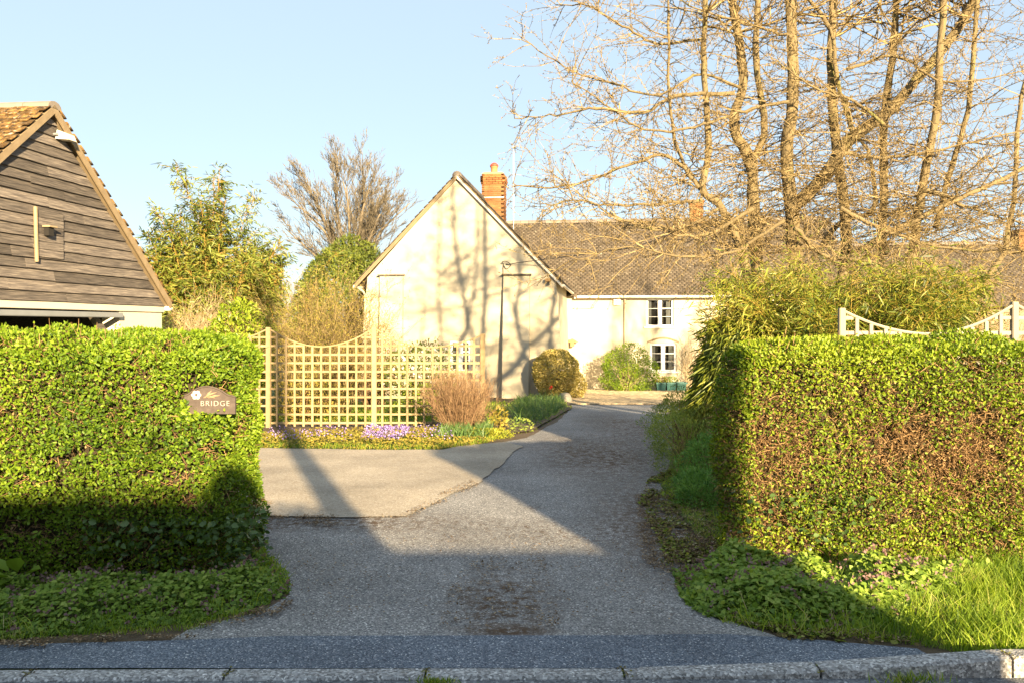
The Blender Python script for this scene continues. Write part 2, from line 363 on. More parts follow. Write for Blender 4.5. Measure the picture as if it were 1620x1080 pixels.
M['moss_cushion'] = leafmat('moss_cushion', [(.05, .035, .015), (.12, .09, .025), (.17, .145, .03), (.15, .17, .03)], 0, .95)
M['stone'] = surf('stone', [(.18, .16, .125), (.28, .25, .2)], 8, .9, .6, 30, bdist=.02)
M['teal'] = surf('teal', [(.018, .075, .07), (.03, .11, .1)], 5, .5, .1, objvar=.3)
m, t, b = nodes('glass'); b.inputs['Base Color'].default_value = (.02, .022, .025, 1); b.inputs['Roughness'].default_value = .04; b.inputs['Metallic'].default_value = 0; M['glass'] = m
gl_ = t.nodes.new('ShaderNodeBsdfGlossy'); gl_.inputs['Roughness'].default_value = .02; gl_.inputs['Color'].default_value = (.9, .92, .95, 1); tr = t.nodes.new('ShaderNodeBsdfTransparent'); tr.inputs[0].default_value = (.8, .84, .84, 1)
lw_ = t.nodes.new('ShaderNodeFresnel'); lw_.inputs[0].default_value = 1.9; mx = t.nodes.new('ShaderNodeMixShader'); t.links.new(lw_.outputs[0], mx.inputs[0]); t.links.new(tr.outputs[0], mx.inputs[1]); t.links.new(gl_.outputs[0], mx.inputs[2]); t.links.new(mx.outputs[0], t.nodes['Material Output'].inputs[0])
M['curtain'] = surf('curtain', [(.1, .1, .1), (.2, .19, .18)], 4, .8, .2, 20, (8, 1, 1))

# ------------------------------------------------------------------ ground, road, drive, paving
def px_poly(l): return [gp(*p) if len(p) == 2 else (p[0], p[1]) for p in l]
gs = sheet([(-1500, -60), (1500, -60), (1500, 2500), (-1500, 2500)], 0)
put('ground', gs, M['lawn'], kind='structure')
put('road', poly([(-60, -1.0, -.008), (60, -1.0, -.008), (60, 3.76, -.008), (-60, 3.76, -.008)], [(0, 1, 2, 3)]), M['road'], kind='structure')
soil_left = [(-4.6, 3.9), (-1.2, 3.95), gp(470, 935), gp(404, 868), (-1.75, 6.4), (-4.6, 6.4)]
put('soil', sheet([(-5, 3.88), (-.3, 3.88), (-.9, 5.0), (-1.55, 5.9), (-1.7, 6.5), (-5, 6.5)], .002), M['soil'], kind='structure')
put('soil', sheet([(.8, 3.9), (8, 3.9), (8, 22), (2.6, 22), (2.2, 12), (1.2, 8.5), (.9, 6)], .002), M['soil'], kind='structure')
put('soil', sheet([(-6, 12.2), (.6, 11.4), (1.3, 16), (1.7, 21.5), (1.2, 24.6), (-4.4, 25), (-4.2, 14.6), (-6, 14.6)], .0012), M['soil'], kind='structure')
drive_xy = [(-1.75, 4.1), (-.95, 4.1), (1.45, 4.1)] + px_poly([(1225, 1003), (1150, 980), (1090, 945), (1085, 900), (1090, 850), (1070, 810), (1058, 770), (1062, 715), (1066, 680), (1080, 648), (1086, 640)]) + \
    px_poly([(1090, 632), (900, 632), (905, 645), (880, 668), (835, 692), (760, 706), (650, 760)]) + [(-1.5, 8.5), (-7.4, 8.6), (-7.4, 6.3), (-1.95, 6.25), (-1.9, 5.8)] + px_poly([ (462, 940), (420, 965), (300, 995)])
put('driveway', sheet(drive_xy, .004, .045, 3), M['drive'], kind='structure')
pad_xy = px_poly([(415, 817), (560, 819), (640, 817), (700, 792), (752, 766), (800, 728), (828, 706), (800, 700), (740, 704), (700, 712), (560, 712), (415, 710)]) + [(-6.6, 10.9), (-6.6, 7.2)]
put('concrete_pad', sheet(pad_xy, .016, .07, 9), M['concrete'], kind='structure')
put('pavement', sheet([(-60, 3.815), (2.05, 3.83)] + px_poly([(1450, 1027), (1300, 1014), (1150, 1005), (455, 1007), (300, 1013), (0, 1022)]) + [(-60, 4.2)], .008, .012, 5), M['crossing'], kind='structure')
# kerb: separate stones, dropped across the entrance, rising to full height at the far stone
kerb = thing('kerb', None, None, (0, 3.8, 0)); kerb['kind'] = 'structure'; del kerb['base']; kerb['base'] = [0., 3.8, 0., 0.]
xs = [-4.05, -3.14, -2.22, -1.31, -.397, .514, 1.41, 2.29, 3.2, 4.1, 5.0]
for i in range(len(xs) - 1):
    x0, x1 = xs[i] + .006, xs[i + 1] - .006
    zz = lambda x: .006 if x < .6 else (.006 + .024 * (x - .6) / .8 if x < 1.41 else .03 + .055 * min(1, (x - 1.41) / .85))
    yy = lambda x: 3.735 + .02 * x * .5 - (max(0, x - 2.3) ** 2) * .03
    y0, y1 = yy(x0), yy(x1)
    o = [(x0, y0, -.12), (x0, y0, zz(x0) - .012), (x0, y0 + .014, zz(x0)), (x0, y0 + .098, zz(x0)), (x0, y0 + .098, -.12)]
    e = [(x1, y1, -.12), (x1, y1, zz(x1) - .012), (x1, y1 + .014, zz(x1)), (x1, y1 + .098, zz(x1)), (x1, y1 + .098, -.12)]
    me = poly(o + e, [(0, 1, 2, 3, 4), (9, 8, 7, 6, 5)] + [(k, 5 + k, 5 + (k + 1) % 5, (k + 1) % 5) for k in range(5)])
    put('kerb_stone', me, M['kerb'], kerb, world=True)
# block paving in front of the wing (bricks below 10 px)
pave = px_poly([(900, 640), (1092, 640), (1110, 618)]) + [(8.2, 29.6), (2.1, 30.6), (1.75, 26), (1.55, 23)]
put('brick_paving', sheet(pave, .012), M['sand'], kind='structure')
P = []
for i, y in enumerate(np.arange(21, 31, .105)):
    for x in np.arange(1.2, 8.5, .205): P.append((x + (.1 if i % 2 else 0), y))
P = np.array(P); P = P[in_poly(P, pave)]
Cn = np.column_stack([P, g(P[:, 1]) + .012 + rng.uniform(-.003, .004, len(P))])
bp_ = put('paving_bricks', boxes(Cn, (.0985, 0, 0), (0, .0485, -.0019), (0, 0, .02)), M['paver'], bpy.data.objects['brick_paving'], 'stuff')

# ------------------------------------------------------------------ cottage
TH = R(-6.8); HX, HY = -1.577, 25.0
cottage = thing('cottage', 'cream rendered cottage with tall gable end, brick chimney and lower tiled wing', 'house', (HX, HY, 0), TH)
EZ, AZ, HW, ZB = 3.08, 6.13, 2.9, -1.3
def wall_holes(u0, u1, z0, z1, holes, v, depth=.14):
    us = sorted({u0, u1, *[h[0] for h in holes], *[h[1] for h in holes]}); zs = sorted({z0, z1, *[h[2] for h in holes], *[h[3] for h in holes]})
    V, Fc = [], []
    def quad(*q): n = len(V); V.extend(q); Fc.append((n, n + 1, n + 2, n + 3))
    for a, b in zip(us, us[1:]):
        for c, d in zip(zs, zs[1:]):
            if any(h[0] <= a and b <= h[1] and h[2] <= c and d <= h[3] for h in holes): continue
            quad((a, v, c), (b, v, c), (b, v, d), (a, v, d))
    for a, b, c, d in holes:
        quad((a, v, c), (a, v, d), (a, v + depth, d), (a, v + depth, c)); quad((b, v, d), (b, v, c), (b, v + depth, c), (b, v + depth, d))
        quad((a, v, d), (b, v, d), (b, v + depth, d), (a, v + depth, d)); quad((b, v, c), (a, v, c), (a, v + depth, c), (b, v + depth, c))
    return V, Fc
gw = (-.33, .33, .22, 1.15)
V, Fc = wall_holes(-HW, HW, ZB, EZ, [gw], 0)
def batter(p):
    u, v, z = p
    if abs(abs(u) - HW) < 1e-6 and z < EZ - .01: u += math.copysign(.16, u)
    return (u, v, z)
V = [batter(p) for p in V]
n = len(V); V += [(-HW, 0, EZ), (HW, 0, EZ), (-.08, 0, AZ)]; Fc.append((n, n + 1, n + 2))
put('gable_wall', poly(V, Fc), M['render'], cottage)
put('side_wall', poly([(HW, .0, EZ), (HW + .16, 0, ZB), (HW + .16, 6.3, ZB), (HW, 6.3, EZ)], [(0, 1, 2, 3)]), M['render'], cottage)
put('side_wall', poly([(-HW, .0, EZ), (-HW - .16, 0, ZB), (-HW - .16, 9.5, ZB), (-HW, 9.5, EZ)], [(0, 1, 2, 3)]), M['render'], cottage)
put('rear_wall', poly([(-HW, 9.5, ZB), (HW, 9.5, ZB), (HW, 9.5, EZ), (-.08, 9.5, AZ), (-HW, 9.5, EZ)], [(0, 1, 2, 3, 4)]), M['render'], cottage)
for a, b, top in ((-2.48, -1.76, 3.12), (1.34, 2.13, 3.1)):
    bt = put('buttress', prism([(a, .02, ZB), (a, -.55 if a > 0 else -.3, ZB), (a, -.11, top), (a, .02, top)], (b - a, 0, 0)), M['render'], cottage)
    put('coping', box(a - .05, b + .05, -.2, .03, top, top + .045, .006), M['board'], bt)  # dark colour stands for the shadow line along the coping
# gable roof slabs with tile courses showing at the verge
def slab(e, a, v0, v1, th):
    e = Vector(e); a = Vector(a); d = (a - e).normalized(); nrm = Vector((-d.z, 0, d.x)) if d.x > 0 else Vector((d.z, 0, -d.x))
    return prism([(e.x, v0, e.z), (a.x, v0, a.z), (a.x + nrm.x * th, v0, a.z + nrm.z * th), (e.x + nrm.x * th, v0, e.z + nrm.z * th)], (0, v1 - v0, 0)), d, nrm
for s in (-1, 1):
    e = (-.08 + s * 3.2, 0, 2.83); a = (-.08, 0, AZ + .02)
    me, d, nrm = slab(e, a, -.1, 9.6, .03)
    rf = put('roof', me, M['verge'], cottage)
    ln = (Vector(a) - Vector(e)).length; cnt = int(ln / .1); cn, A, B, D = [], [], [], []
    tilt = (d * .998 - nrm * .06).normalized()
    for k in range(cnt):
        for j, vv in enumerate(np.arange(-.06, 9.6, .17)):
            p = Vector(e) + d * (k * .1 + .08) + nrm * .055; cn.append((p.x, vv + (.085 if k % 2 else 0), p.z))
    cn = np.array(cn) + rng.normal(0, .003, (len(cn), 3))
    put('roof_tiles', boxes(cn, np.array(tilt) * .085, (0, .0825, 0), np.array(nrm) * .008), M['tile'], rf, 'stuff')
    put('bargeboard', prism([(e[0], -.125, e[2] - .02), (a[0], -.125, a[2] - .02), (a[0], -.125, a[2] - .11), (e[0], -.125, e[2] - .11)], (0, .023, 0)), M['gutter' if s > 0 else 'verge'], cottage)
    put('gutter', box(e[0] + (-.05 if s < 0 else -.02), e[0] + (.02 if s < 0 else .06), -.1, 6.2 if s > 0 else 9.5, 2.76, 2.83, .01), M['gutter'], cottage)
    if s < 0: put('downpipe', tube(catmull([(-3.2, .02, 2.76), (-3.0, -.03, 2.6), (-2.96, -.04, 2.3), (-3.04, -.04, .5), (-3.08, -.04, -.6)], 4), .033, 7), M['render'], cottage)
for k in range(30):
    put('ridge_tile', prism([(-.08 + .15 * math.sin(q), -.12 + k * .32, AZ + .0 + .15 * math.cos(q)) for q in np.linspace(-1.9, 1.9, 7)], (0, .31, 0)), M['ridge'], cottage)
# chimney: every brick its own piece round a mortar core
cu, cv, chw = .34, 5.0, .40
ch = put('chimney', box(cu - chw + .012, cu + chw - .012, cv - chw + .012, cv + chw - .012, 4.8, 7.08), M['mortar'], cottage)
bh = {L: box(-L / 2, L / 2, -.05, .05, -.032, .032, .004) for L in (.205, .1)}
def brick(u, v, z, rz, L):
    o = put('brick', bh[L], None, ch); o.location = (u, v, z); o.rotation_euler = (0, 0, rz)
    if not bh[L].materials: bh[L].materials.append(M['brick'])
for c in range(27):
    z = 5.06 + c * .075; hw = chw + (.045 if c in (23, 24, 25) else 0) + (.025 if c in (22,) else 0)
    for side in range(4):
        if side == 2: continue
        for j in range(4):
            off = -hw + .1025 + j * (2 * hw - .205) / 3 + (.0 if c % 2 else -.0)
            L = .205
            if c % 2:
                off += .1; 
                if j == 3: off, L = -hw + .05, .1
            if off > hw - .05: continue
            uv = {0: (off, -hw + .05), 1: (hw - .05, off), 3: (-hw + .05, off)}[side]
            brick(cu + uv[0], cv + uv[1], z, 0 if side == 0 else math.pi / 2, L)
put('flaunching', box(cu - .36, cu + .36, cv - .36, cv + .36, 7.06, 7.12, .02), M['mortar'], ch)
def lathe(prof, cx, cy, sides=16):
    V = [(cx + r * math.cos(2 * math.pi * k / sides), cy + r * math.sin(2 * math.pi * k / sides), z) for r, z in prof for k in range(sides)]
    Fc = [(i * sides + k, i * sides + (k + 1) % sides, (i + 1) * sides + (k + 1) % sides, (i + 1) * sides + k) for i in range(len(prof) - 1) for k in range(sides)]
    return poly(V, Fc + [tuple(range(sides))[::-1], tuple((len(prof) - 1) * sides + k for k in range(sides))])
put('chimney_pot', lathe([(.14, 7.1), (.12, 7.16), (.125, 7.33), (.14, 7.34), (.14, 7.37)], cu, cv), M['pot_clay'], ch, smooth=True)
put('pot_cowl', lathe([(.15, 7.37), (.16, 7.4), (.13, 7.46), (.06, 7.51), (.01, 7.52)], cu, cv), M['red_cap'], ch, smooth=True)
put('lead_flashing', box(cu - chw - .012, cu + chw + .012, cv - chw - .012, cv - chw + .02, 6.18, 6.22), M['gutter'], ch)
ae = put('aerial_mast', tube([(.86, 6.6, 4.9), (.86, 6.6, 8.45)], .015, 6), M['gutter'], cottage)
put('aerial_boom', tube([(.86, 6.6, 8.38), (1.02, 6.1, 8.27)], .012, 5), M['metal_dark'], ae)
put('aerial_elements', join([box(.9 + .03 * k, .905 + .03 * k, 6.45 - .1 * k - .006, 6.45 - .1 * k, 8.2 - .02 * k, 8.5 - .02 * k) for k in range(4)]), M['metal_dark'], ae)
# wing
WV, WZ = 6.3, 2.72
W1, W2 = (5.86, 6.88, 1.56, 2.6), (6.0, 6.97, -.09, .94)
wins = [W1, W2, (9.4, 10.4, 1.56, 2.6), (9.4, 10.4, -.09, .94)]
V, Fc = wall_holes(HW - .1, 13, ZB, WZ, wins, WV)
put('wing_wall', poly(V, Fc), M['render'], cottage)
put('end_wall', poly([(13, WV, ZB), (13, 11.7, ZB), (13, 11.7, WZ), (13, 9.0, 5.75), (13, WV, WZ)], [(0, 1, 2, 3, 4)]), M['render'], cottage)
def window(u0, u1, z0, z1, v, parent, two=True):
    root = put('window', poly([(u0, v + .28, z0), (u1, v + .28, z0), (u1, v + .28, z1), (u0, v + .28, z1)], [(0, 1, 2, 3)]), M['dark'], parent)
    fr, gl = [], []
    y0, y1 = v + .06, v + .115; um = (u0 + u1) / 2; h = z1 - z0
    def bar(a, b, c, d, f=0.0): fr.append(box(a, b, y0 - f, y1, c, d, .004))
    bar(u0, u1, z0, z0 + .06); bar(u0, u1, z1 - .06, z1); bar(u0, u0 + .06, z0 + .061, z1 - .061); bar(u1 - .06, u1, z0 + .061, z1 - .061)
    put('frame', join(fr), M['white'], root); fr.clear()
    bar(um - .05, um + .05, z0 + .062, z1 - .062, .012)
    put('mullion', join(fr), M['white'], root)
    panes = [(u0 + .06, um - .05, z0 + .06 + k * (h - .12) / 3, z0 + .06 + (k + 1) * (h - .12) / 3) for k in range(3)]
    zt = z0 + .06 + (h - .12) * .68
    panes += [(um + .05, u1 - .06, z0 + .06, z0 + .06 + (zt - z0 - .06) / 2), (um + .05, u1 - .06, z0 + .06 + (zt - z0 - .06) / 2, zt), (um + .05, u1 - .06, zt, z1 - .06)]
    for k, (a, b, c, d) in enumerate(panes):
        top = .035 if k == 4 else .012
        put('glazing_bar', join([box(a, b, y0 + .012, y1 - .01, d - top, d + .001 - .002), box(a, a + .022, y0 + .014, y1 - .012, c, d - top - .001), box(b - .022, b, y0 + .014, y1 - .012, c, d - top - .001)]), M['white'], root)
        put('pane', poly([(a, y1 - .02, c), (b, y1 - .02, c), (b, y1 - .02, d), (a, y1 - .02, d)], [(0, 1, 2, 3)]), M['glass'], root)
    put('sill', box(u0 - .08, u1 + .08, v - .07, v + .06, z0 - .055, z0 - .002, .01), M['white'], root)
    for a, b in ((u0 + .03, u0 + .2), (u1 - .28, u1 - .03)):
        put('curtain', box(a, b, v + .16, v + .2, z0 + .02, z1 - .02), M['curtain'], root)
    return root
for q in wins: window(*q, WV, cottage)
window(*gw, 0.0, cottage)
put('window_arch', prism([(W2[0] - .1 + (W2[1] - W2[0] + .2) * k / 8, WV - .015, .95 + .16 * math.sin(math.pi * k / 8)) for k in range(9)] + [(W2[1] + .1 - (W2[1] - W2[0] + .2) * k / 8, WV - .015, 1.02 + .16 * math.sin(math.pi * k / 8)) for k in range(9)], (0, .03, 0)), M['verge'], cottage)
def wing_roof(u0, u1, ez, rz, v0, v1, name):
    d = Vector((0, v1 - v0, rz - ez)); ln = d.length; d.normalize(); nrm = Vector((0, -d.z, d.y))
    rf = put(name, prism([(u0, v0, ez), (u0, v1, rz), (u0, 2 * v1 - v0, ez), (u0, v1, rz - .12)], (u1 - u0, 0, 0)), M['tile'], cottage)
    cn = []
    for k in range(int(ln / .1)):
        sag = 0
        for u in np.arange(u0, u1, .168):
            p = Vector((0, v0, ez)) + d * (k * .1 + .05) + nrm * .022
            cn.append((u + (.084 if k % 2 else 0), p.y, p.z))
    cn = np.array(cn); w_ = vnoise(cn, .5, 3) * .05 + vnoise(cn, 1.7, 4) * .015
    cn = cn + np.array(nrm)[None] * (w_[:, None] - .01) + rng.normal(0, .003, cn.shape)
    tl = (d * .995 - nrm * .09).normalized(); b2 = Vector((1, 0, 0)).cross(tl)
    put('roof_tiles', boxes(cn, (.081, 0, 0), np.array(tl) * .085, np.array(b2) * .008), M['tile'], rf, 'stuff')
    for k in range(int((u1 - u0) / .34)):
        put('ridge_tile', prism([(u0 + k * .34, v1 + .13 * math.sin(q), rz + .0 + .12 * math.cos(q)) for q in np.linspace(-1.8, 1.8, 6)], (.33, 0, 0)), M['ridge'], rf)
    return rf
wing_roof(.2, 13.1, 2.68, 5.8, 6.08, 9.0, 'wing_roof')
put('wing_gutter', join([box(3.3, 13.1, 5.97, 6.07, 2.62, 2.7, .015), box(3.2, 13.05, 6.09, 6.29, 2.60, 2.66)]), M['gutter'], cottage)
put('downpipe', tube([(5.08, 6.22, 2.62), (5.08, 6.24, 1.0), (5.08, 6.24, -.8)], .03, 7), M['render'], cottage)
put('alarm_box', box(4.66, 4.92, 6.2, 6.3, 2.36, 2.58, .01), M['white'], cottage)
c2 = put('chimney', box(7.72, 8.22, 8.8, 9.35, 5.3, 6.5, .0), M['brick'], cottage)
put('chimney_cap', box(7.68, 8.26, 8.76, 9.39, 6.5, 6.6, .01), M['brick'], c2)
put('wing_wall', box(13.06, 26, 6.5, 11.4, ZB, 2.3), M['mortar'], cottage)
wing_roof(13.15, 26, 2.25, 4.72, 6.2, 8.9, 'wing_roof')
c3 = put('chimney', box(19.9, 20.6, 8.5, 9.3, 4.3, 5.25), M['brick'], cottage)
ln_ = put('lantern', prism([(3.12, 6.02, 1.12), (3.3, 5.86, .98), (3.3, 6.18, .98), (2.94, 6.18, .98), (2.94, 5.86, .98)][:1] + [(3.36, 6.02, .98), (2.94, 6.02, .98)], (0, .14, 0)), M['lamp_brass'], cottage)
put('lantern_glass', box(3.06, 3.2, 6.03, 6.15, .82, .975), M['lamp_brass'], ln_)
put('lantern_arm', tube([(3.0, 6.1, 1.06), (3.02, 6.31, 1.06)], .015, 5), M['metal_dark'], ln_)
fl = put('security_light', box(2.6, 2.78, -.2, -.06, 2.9, 3.0, .015), M['lamp_brass'], cottage)
put('sensor', box(2.66, 2.73, -.14, -.07, 2.8, 2.895, .01), M['metal_dark'], fl)
br = put('cable_bracket', tube(catmull([(1.34, -.02, 3.44), (1.3, -.12, 3.5), (1.42, -.14, 3.52), (1.56, -.05, 3.42), (1.42, -.05, 3.3), (1.33, -.04, 3.42), (1.32, -.03, 3.12)], 5), .012, 5), M['metal_dark'], cottage)
cab = np.array([at(800, 419, 24.8), at(850, 412, 24.3), at(930, 402, 23.3), at(1010, 389, 22), at(1100, 352, 20), at(1200, 290, 18), at(1330, 190, 16)])
tag(put('overhead_cable', tube(catmull(cab, 4), .012, 5), M['metal_dark']), 'thin dark cable strung from the gable wall bracket out to the bare tree', 'cable')

# ------------------------------------------------------------------ timber barn
BA = math.atan2(.115, .993)
barn = thing('barn', 'weatherboarded barn with a mossy tiled roof and dark garage opening', 'barn', (-7.35, 13, 0), -BA)
BZ, BE, BHW = 5.03, 2.04, 3.43
def hw_at(z): return BHW * (BZ - .06 - z) / (BZ - BE)
zr = 1.99; row = 0
while zr < BZ - .22:
    z1 = min(zr + .172, BZ - .1); h0, h1 = hw_at(zr) - .02, max(.02, hw_at(z1) - .02)
    cut = random.uniform(-.5, .5) * h0 if h0 > 1.0 else None
    segs = [(-1, 1)] if cut is None else [(-1, cut / h0), (cut / h0, 1)]
    for a, b in segs:
        y0, y1 = (a * h0, a * h1) if a == -1 else (cut + .003, cut + .003); y2, y3 = (b * h0, b * h1) if b == 1 else (cut - .003, cut - .003)
        j = random.uniform(-.008, .008)
        nseg = 6; V = []
        for k in range(nseg + 1):
            f = k / nseg; wob = random.uniform(-.004, .004)
            yb, yt = y0 + (y2 - y0) * f, y1 + (y3 - y1) * f
            V += [(.008, yb, zr + j - .012 + wob), (.052, yb, zr + j - .012 + wob), (.014, yt, z1), (-.012, yt, z1)]
        Fc = [(4 * k + q, 4 * k + (q + 1) % 4, 4 * k + 4 + (q + 1) % 4, 4 * k + 4 + q) for k in range(nseg) for q in range(4)] + [(3, 2, 1, 0), (4 * nseg, 4 * nseg + 1, 4 * nseg + 2, 4 * nseg + 3)]
        put('weatherboard', poly(V, Fc), M['board'], barn)
    zr += .165; row += 1
put('gable_backing', poly([(-.02, -BHW, 1.95), (-.02, BHW, 1.95), (-.02, 0, BZ - .03)], [(0, 1, 2)]), M['dark'], barn)
for s in (-1, 1):
    d = Vector((0, -s * BHW, BZ - BE)).normalized(); nrm = Vector((0, s * (BZ - BE), BHW)).normalized()
    e = Vector((0, s * (BHW + .06), BE - .05)); a = Vector((0, 0, BZ))
    rf = put('roof', prism([(.10, e.y, e.z), (.10, a.y, a.z), (.10, a.y + 0, a.z + .05), (.10, e.y + nrm.y * .05, e.z + nrm.z * .05)], (-6.4, 0, 0)), M['verge'], barn)
    put('bargeboard', prism([(.105, e.y, e.z - .07), (.105, 0, BZ - .085), (.105, 0, BZ + .055), (.105, e.y + nrm.y * .05, e.z + .06)], (.025, 0, 0)), M['verge'], barn)
    ln = (a - e).length; tl = (d * .99 - nrm * .1).normalized(); rows = int(ln / .115)
    stuff_c = []
    tm = boxes([(0, 0, 0)], (.08, 0, 0), np.array(tl) * .095, np.array(Vector((1, 0, 0)).cross(tl)) * .009) if True else None
    tm.materials.append(M['tile_moss']); placed = 0
    for k in range(rows - 1, -1, -1):
        for i in range(37):
            p = e + d * (k * .115 + .08) + nrm * .085; p.x = .06 - i * .168 - (.084 if k % 2 else 0)
            if s < 0 and i < 20 and placed < 290:
                o = put('tile', tm, None, barn); o.location = p + nrm * random.uniform(-.006, .012); o.rotation_euler = (random.uniform(-.03, .03), random.uniform(-.03, .03), 0); placed += 1
            else: stuff_c.append(p)
    put('roof_tiles', boxes(np.array(stuff_c) + rng.normal(0, .004, (len(stuff_c), 3)), (.08, 0, 0), np.array(tl) * .095, np.array(Vector((1, 0, 0)).cross(tl)) * .009), M['tile_moss'], rf, 'stuff')
for k in range(14):
    put('ridge_tile', prism([(.13 - k * .45, .16 * math.sin(q), BZ + .0 + .11 * math.cos(q)) for q in np.linspace(-1.7, 1.7, 7)], (-.44, 0, 0)), M['ridge'], barn)
put('fascia', box(-.06, .03, -BHW, BHW - .02, 1.86, 1.975, .005), M['barn_render'], barn)
put('door_rail', box(.035, .1, -BHW, 1.9, 1.74, 1.83, .008), M['metal_grey'], barn)
put('pier', box(-.35, -.005, 1.95, BHW - .06, -.6, 1.855), M['barn_render'], barn)
put('pier', box(-.35, -.005, -BHW + .06, -BHW + .5, -.6, 1.855), M['barn_render'], barn)
put('side_wall', box(-6.2, -.36, BHW - .12, BHW - .02, -.6, 1.98), M['board'], barn)
put('side_wall', box(-6.2, -.36, -BHW + .02, -BHW + .12, -.6, 1.98), M['board'], barn)
put('rear_wall', box(-6.3, -6.21, -BHW, BHW, -.6, 4.4), M['dark'], barn)
put('brace', prism([(-.2, 1.9, 1.2), (-.2, 1.9, 1.35), (-.2, 1.35, 1.86), (-.2, 1.2, 1.86)], (.1, 0, 0)), M['board'], barn)
# loft hatch: six short boards, a pale post beside it, a small nest box
def b_s(px):       # along the gable for a photo column
    k = (px - 810) / F; return (k * 13 + 7.35) / (.115 - k * .993)
h0, h1 = b_s(53), b_s(95); zt = 3.37
hatch = put('loft_hatch', box(.03, .045, h0, h1, 2.66, 3.4), M['dark'], barn)
for k in range(6):
    put('hatch_board', box(.046, .066 + random.uniform(0, .006), h0 + .005, h1 - .005, 2.665 + k * .122, 2.665 + k * .122 + .117, .004), M['board'], hatch)
put('hatch_post', tube([(.07, h0 - .02, 2.58), (.08, h0 - .05, 3.0), (.075, h0 - .06, 3.42)], .028, 6), M['board_pale'], barn)
nb = put('nest_box', box(.075, .16, h0 + .13, h0 + .25, 3.0, 3.13), M['dark'], barn)
put('nest_box_lid', box(.072, .2, h0 + .1, h0 + .28, 3.132, 3.155), M['board_pale'], nb)
s0 = b_s(86); fl = put('floodlight', prism([(.05, s0 - .05, 4.58), (.28, s0 - .05, 4.56), (.24, s0 - .05, 4.66), (.08, s0 - .05, 4.72)], (0, .2, 0)), M['gutter'], barn)
put('floodlight_arm', tube([(.03, s0 - .08, 4.64), (.12, s0 - .09, 4.64)], .02, 6), M['metal_grey'], fl)
put('gutter_end', box(-.05, .12, BHW + .02, BHW + .14, 1.9, 1.98, .02), M['white'], barn)

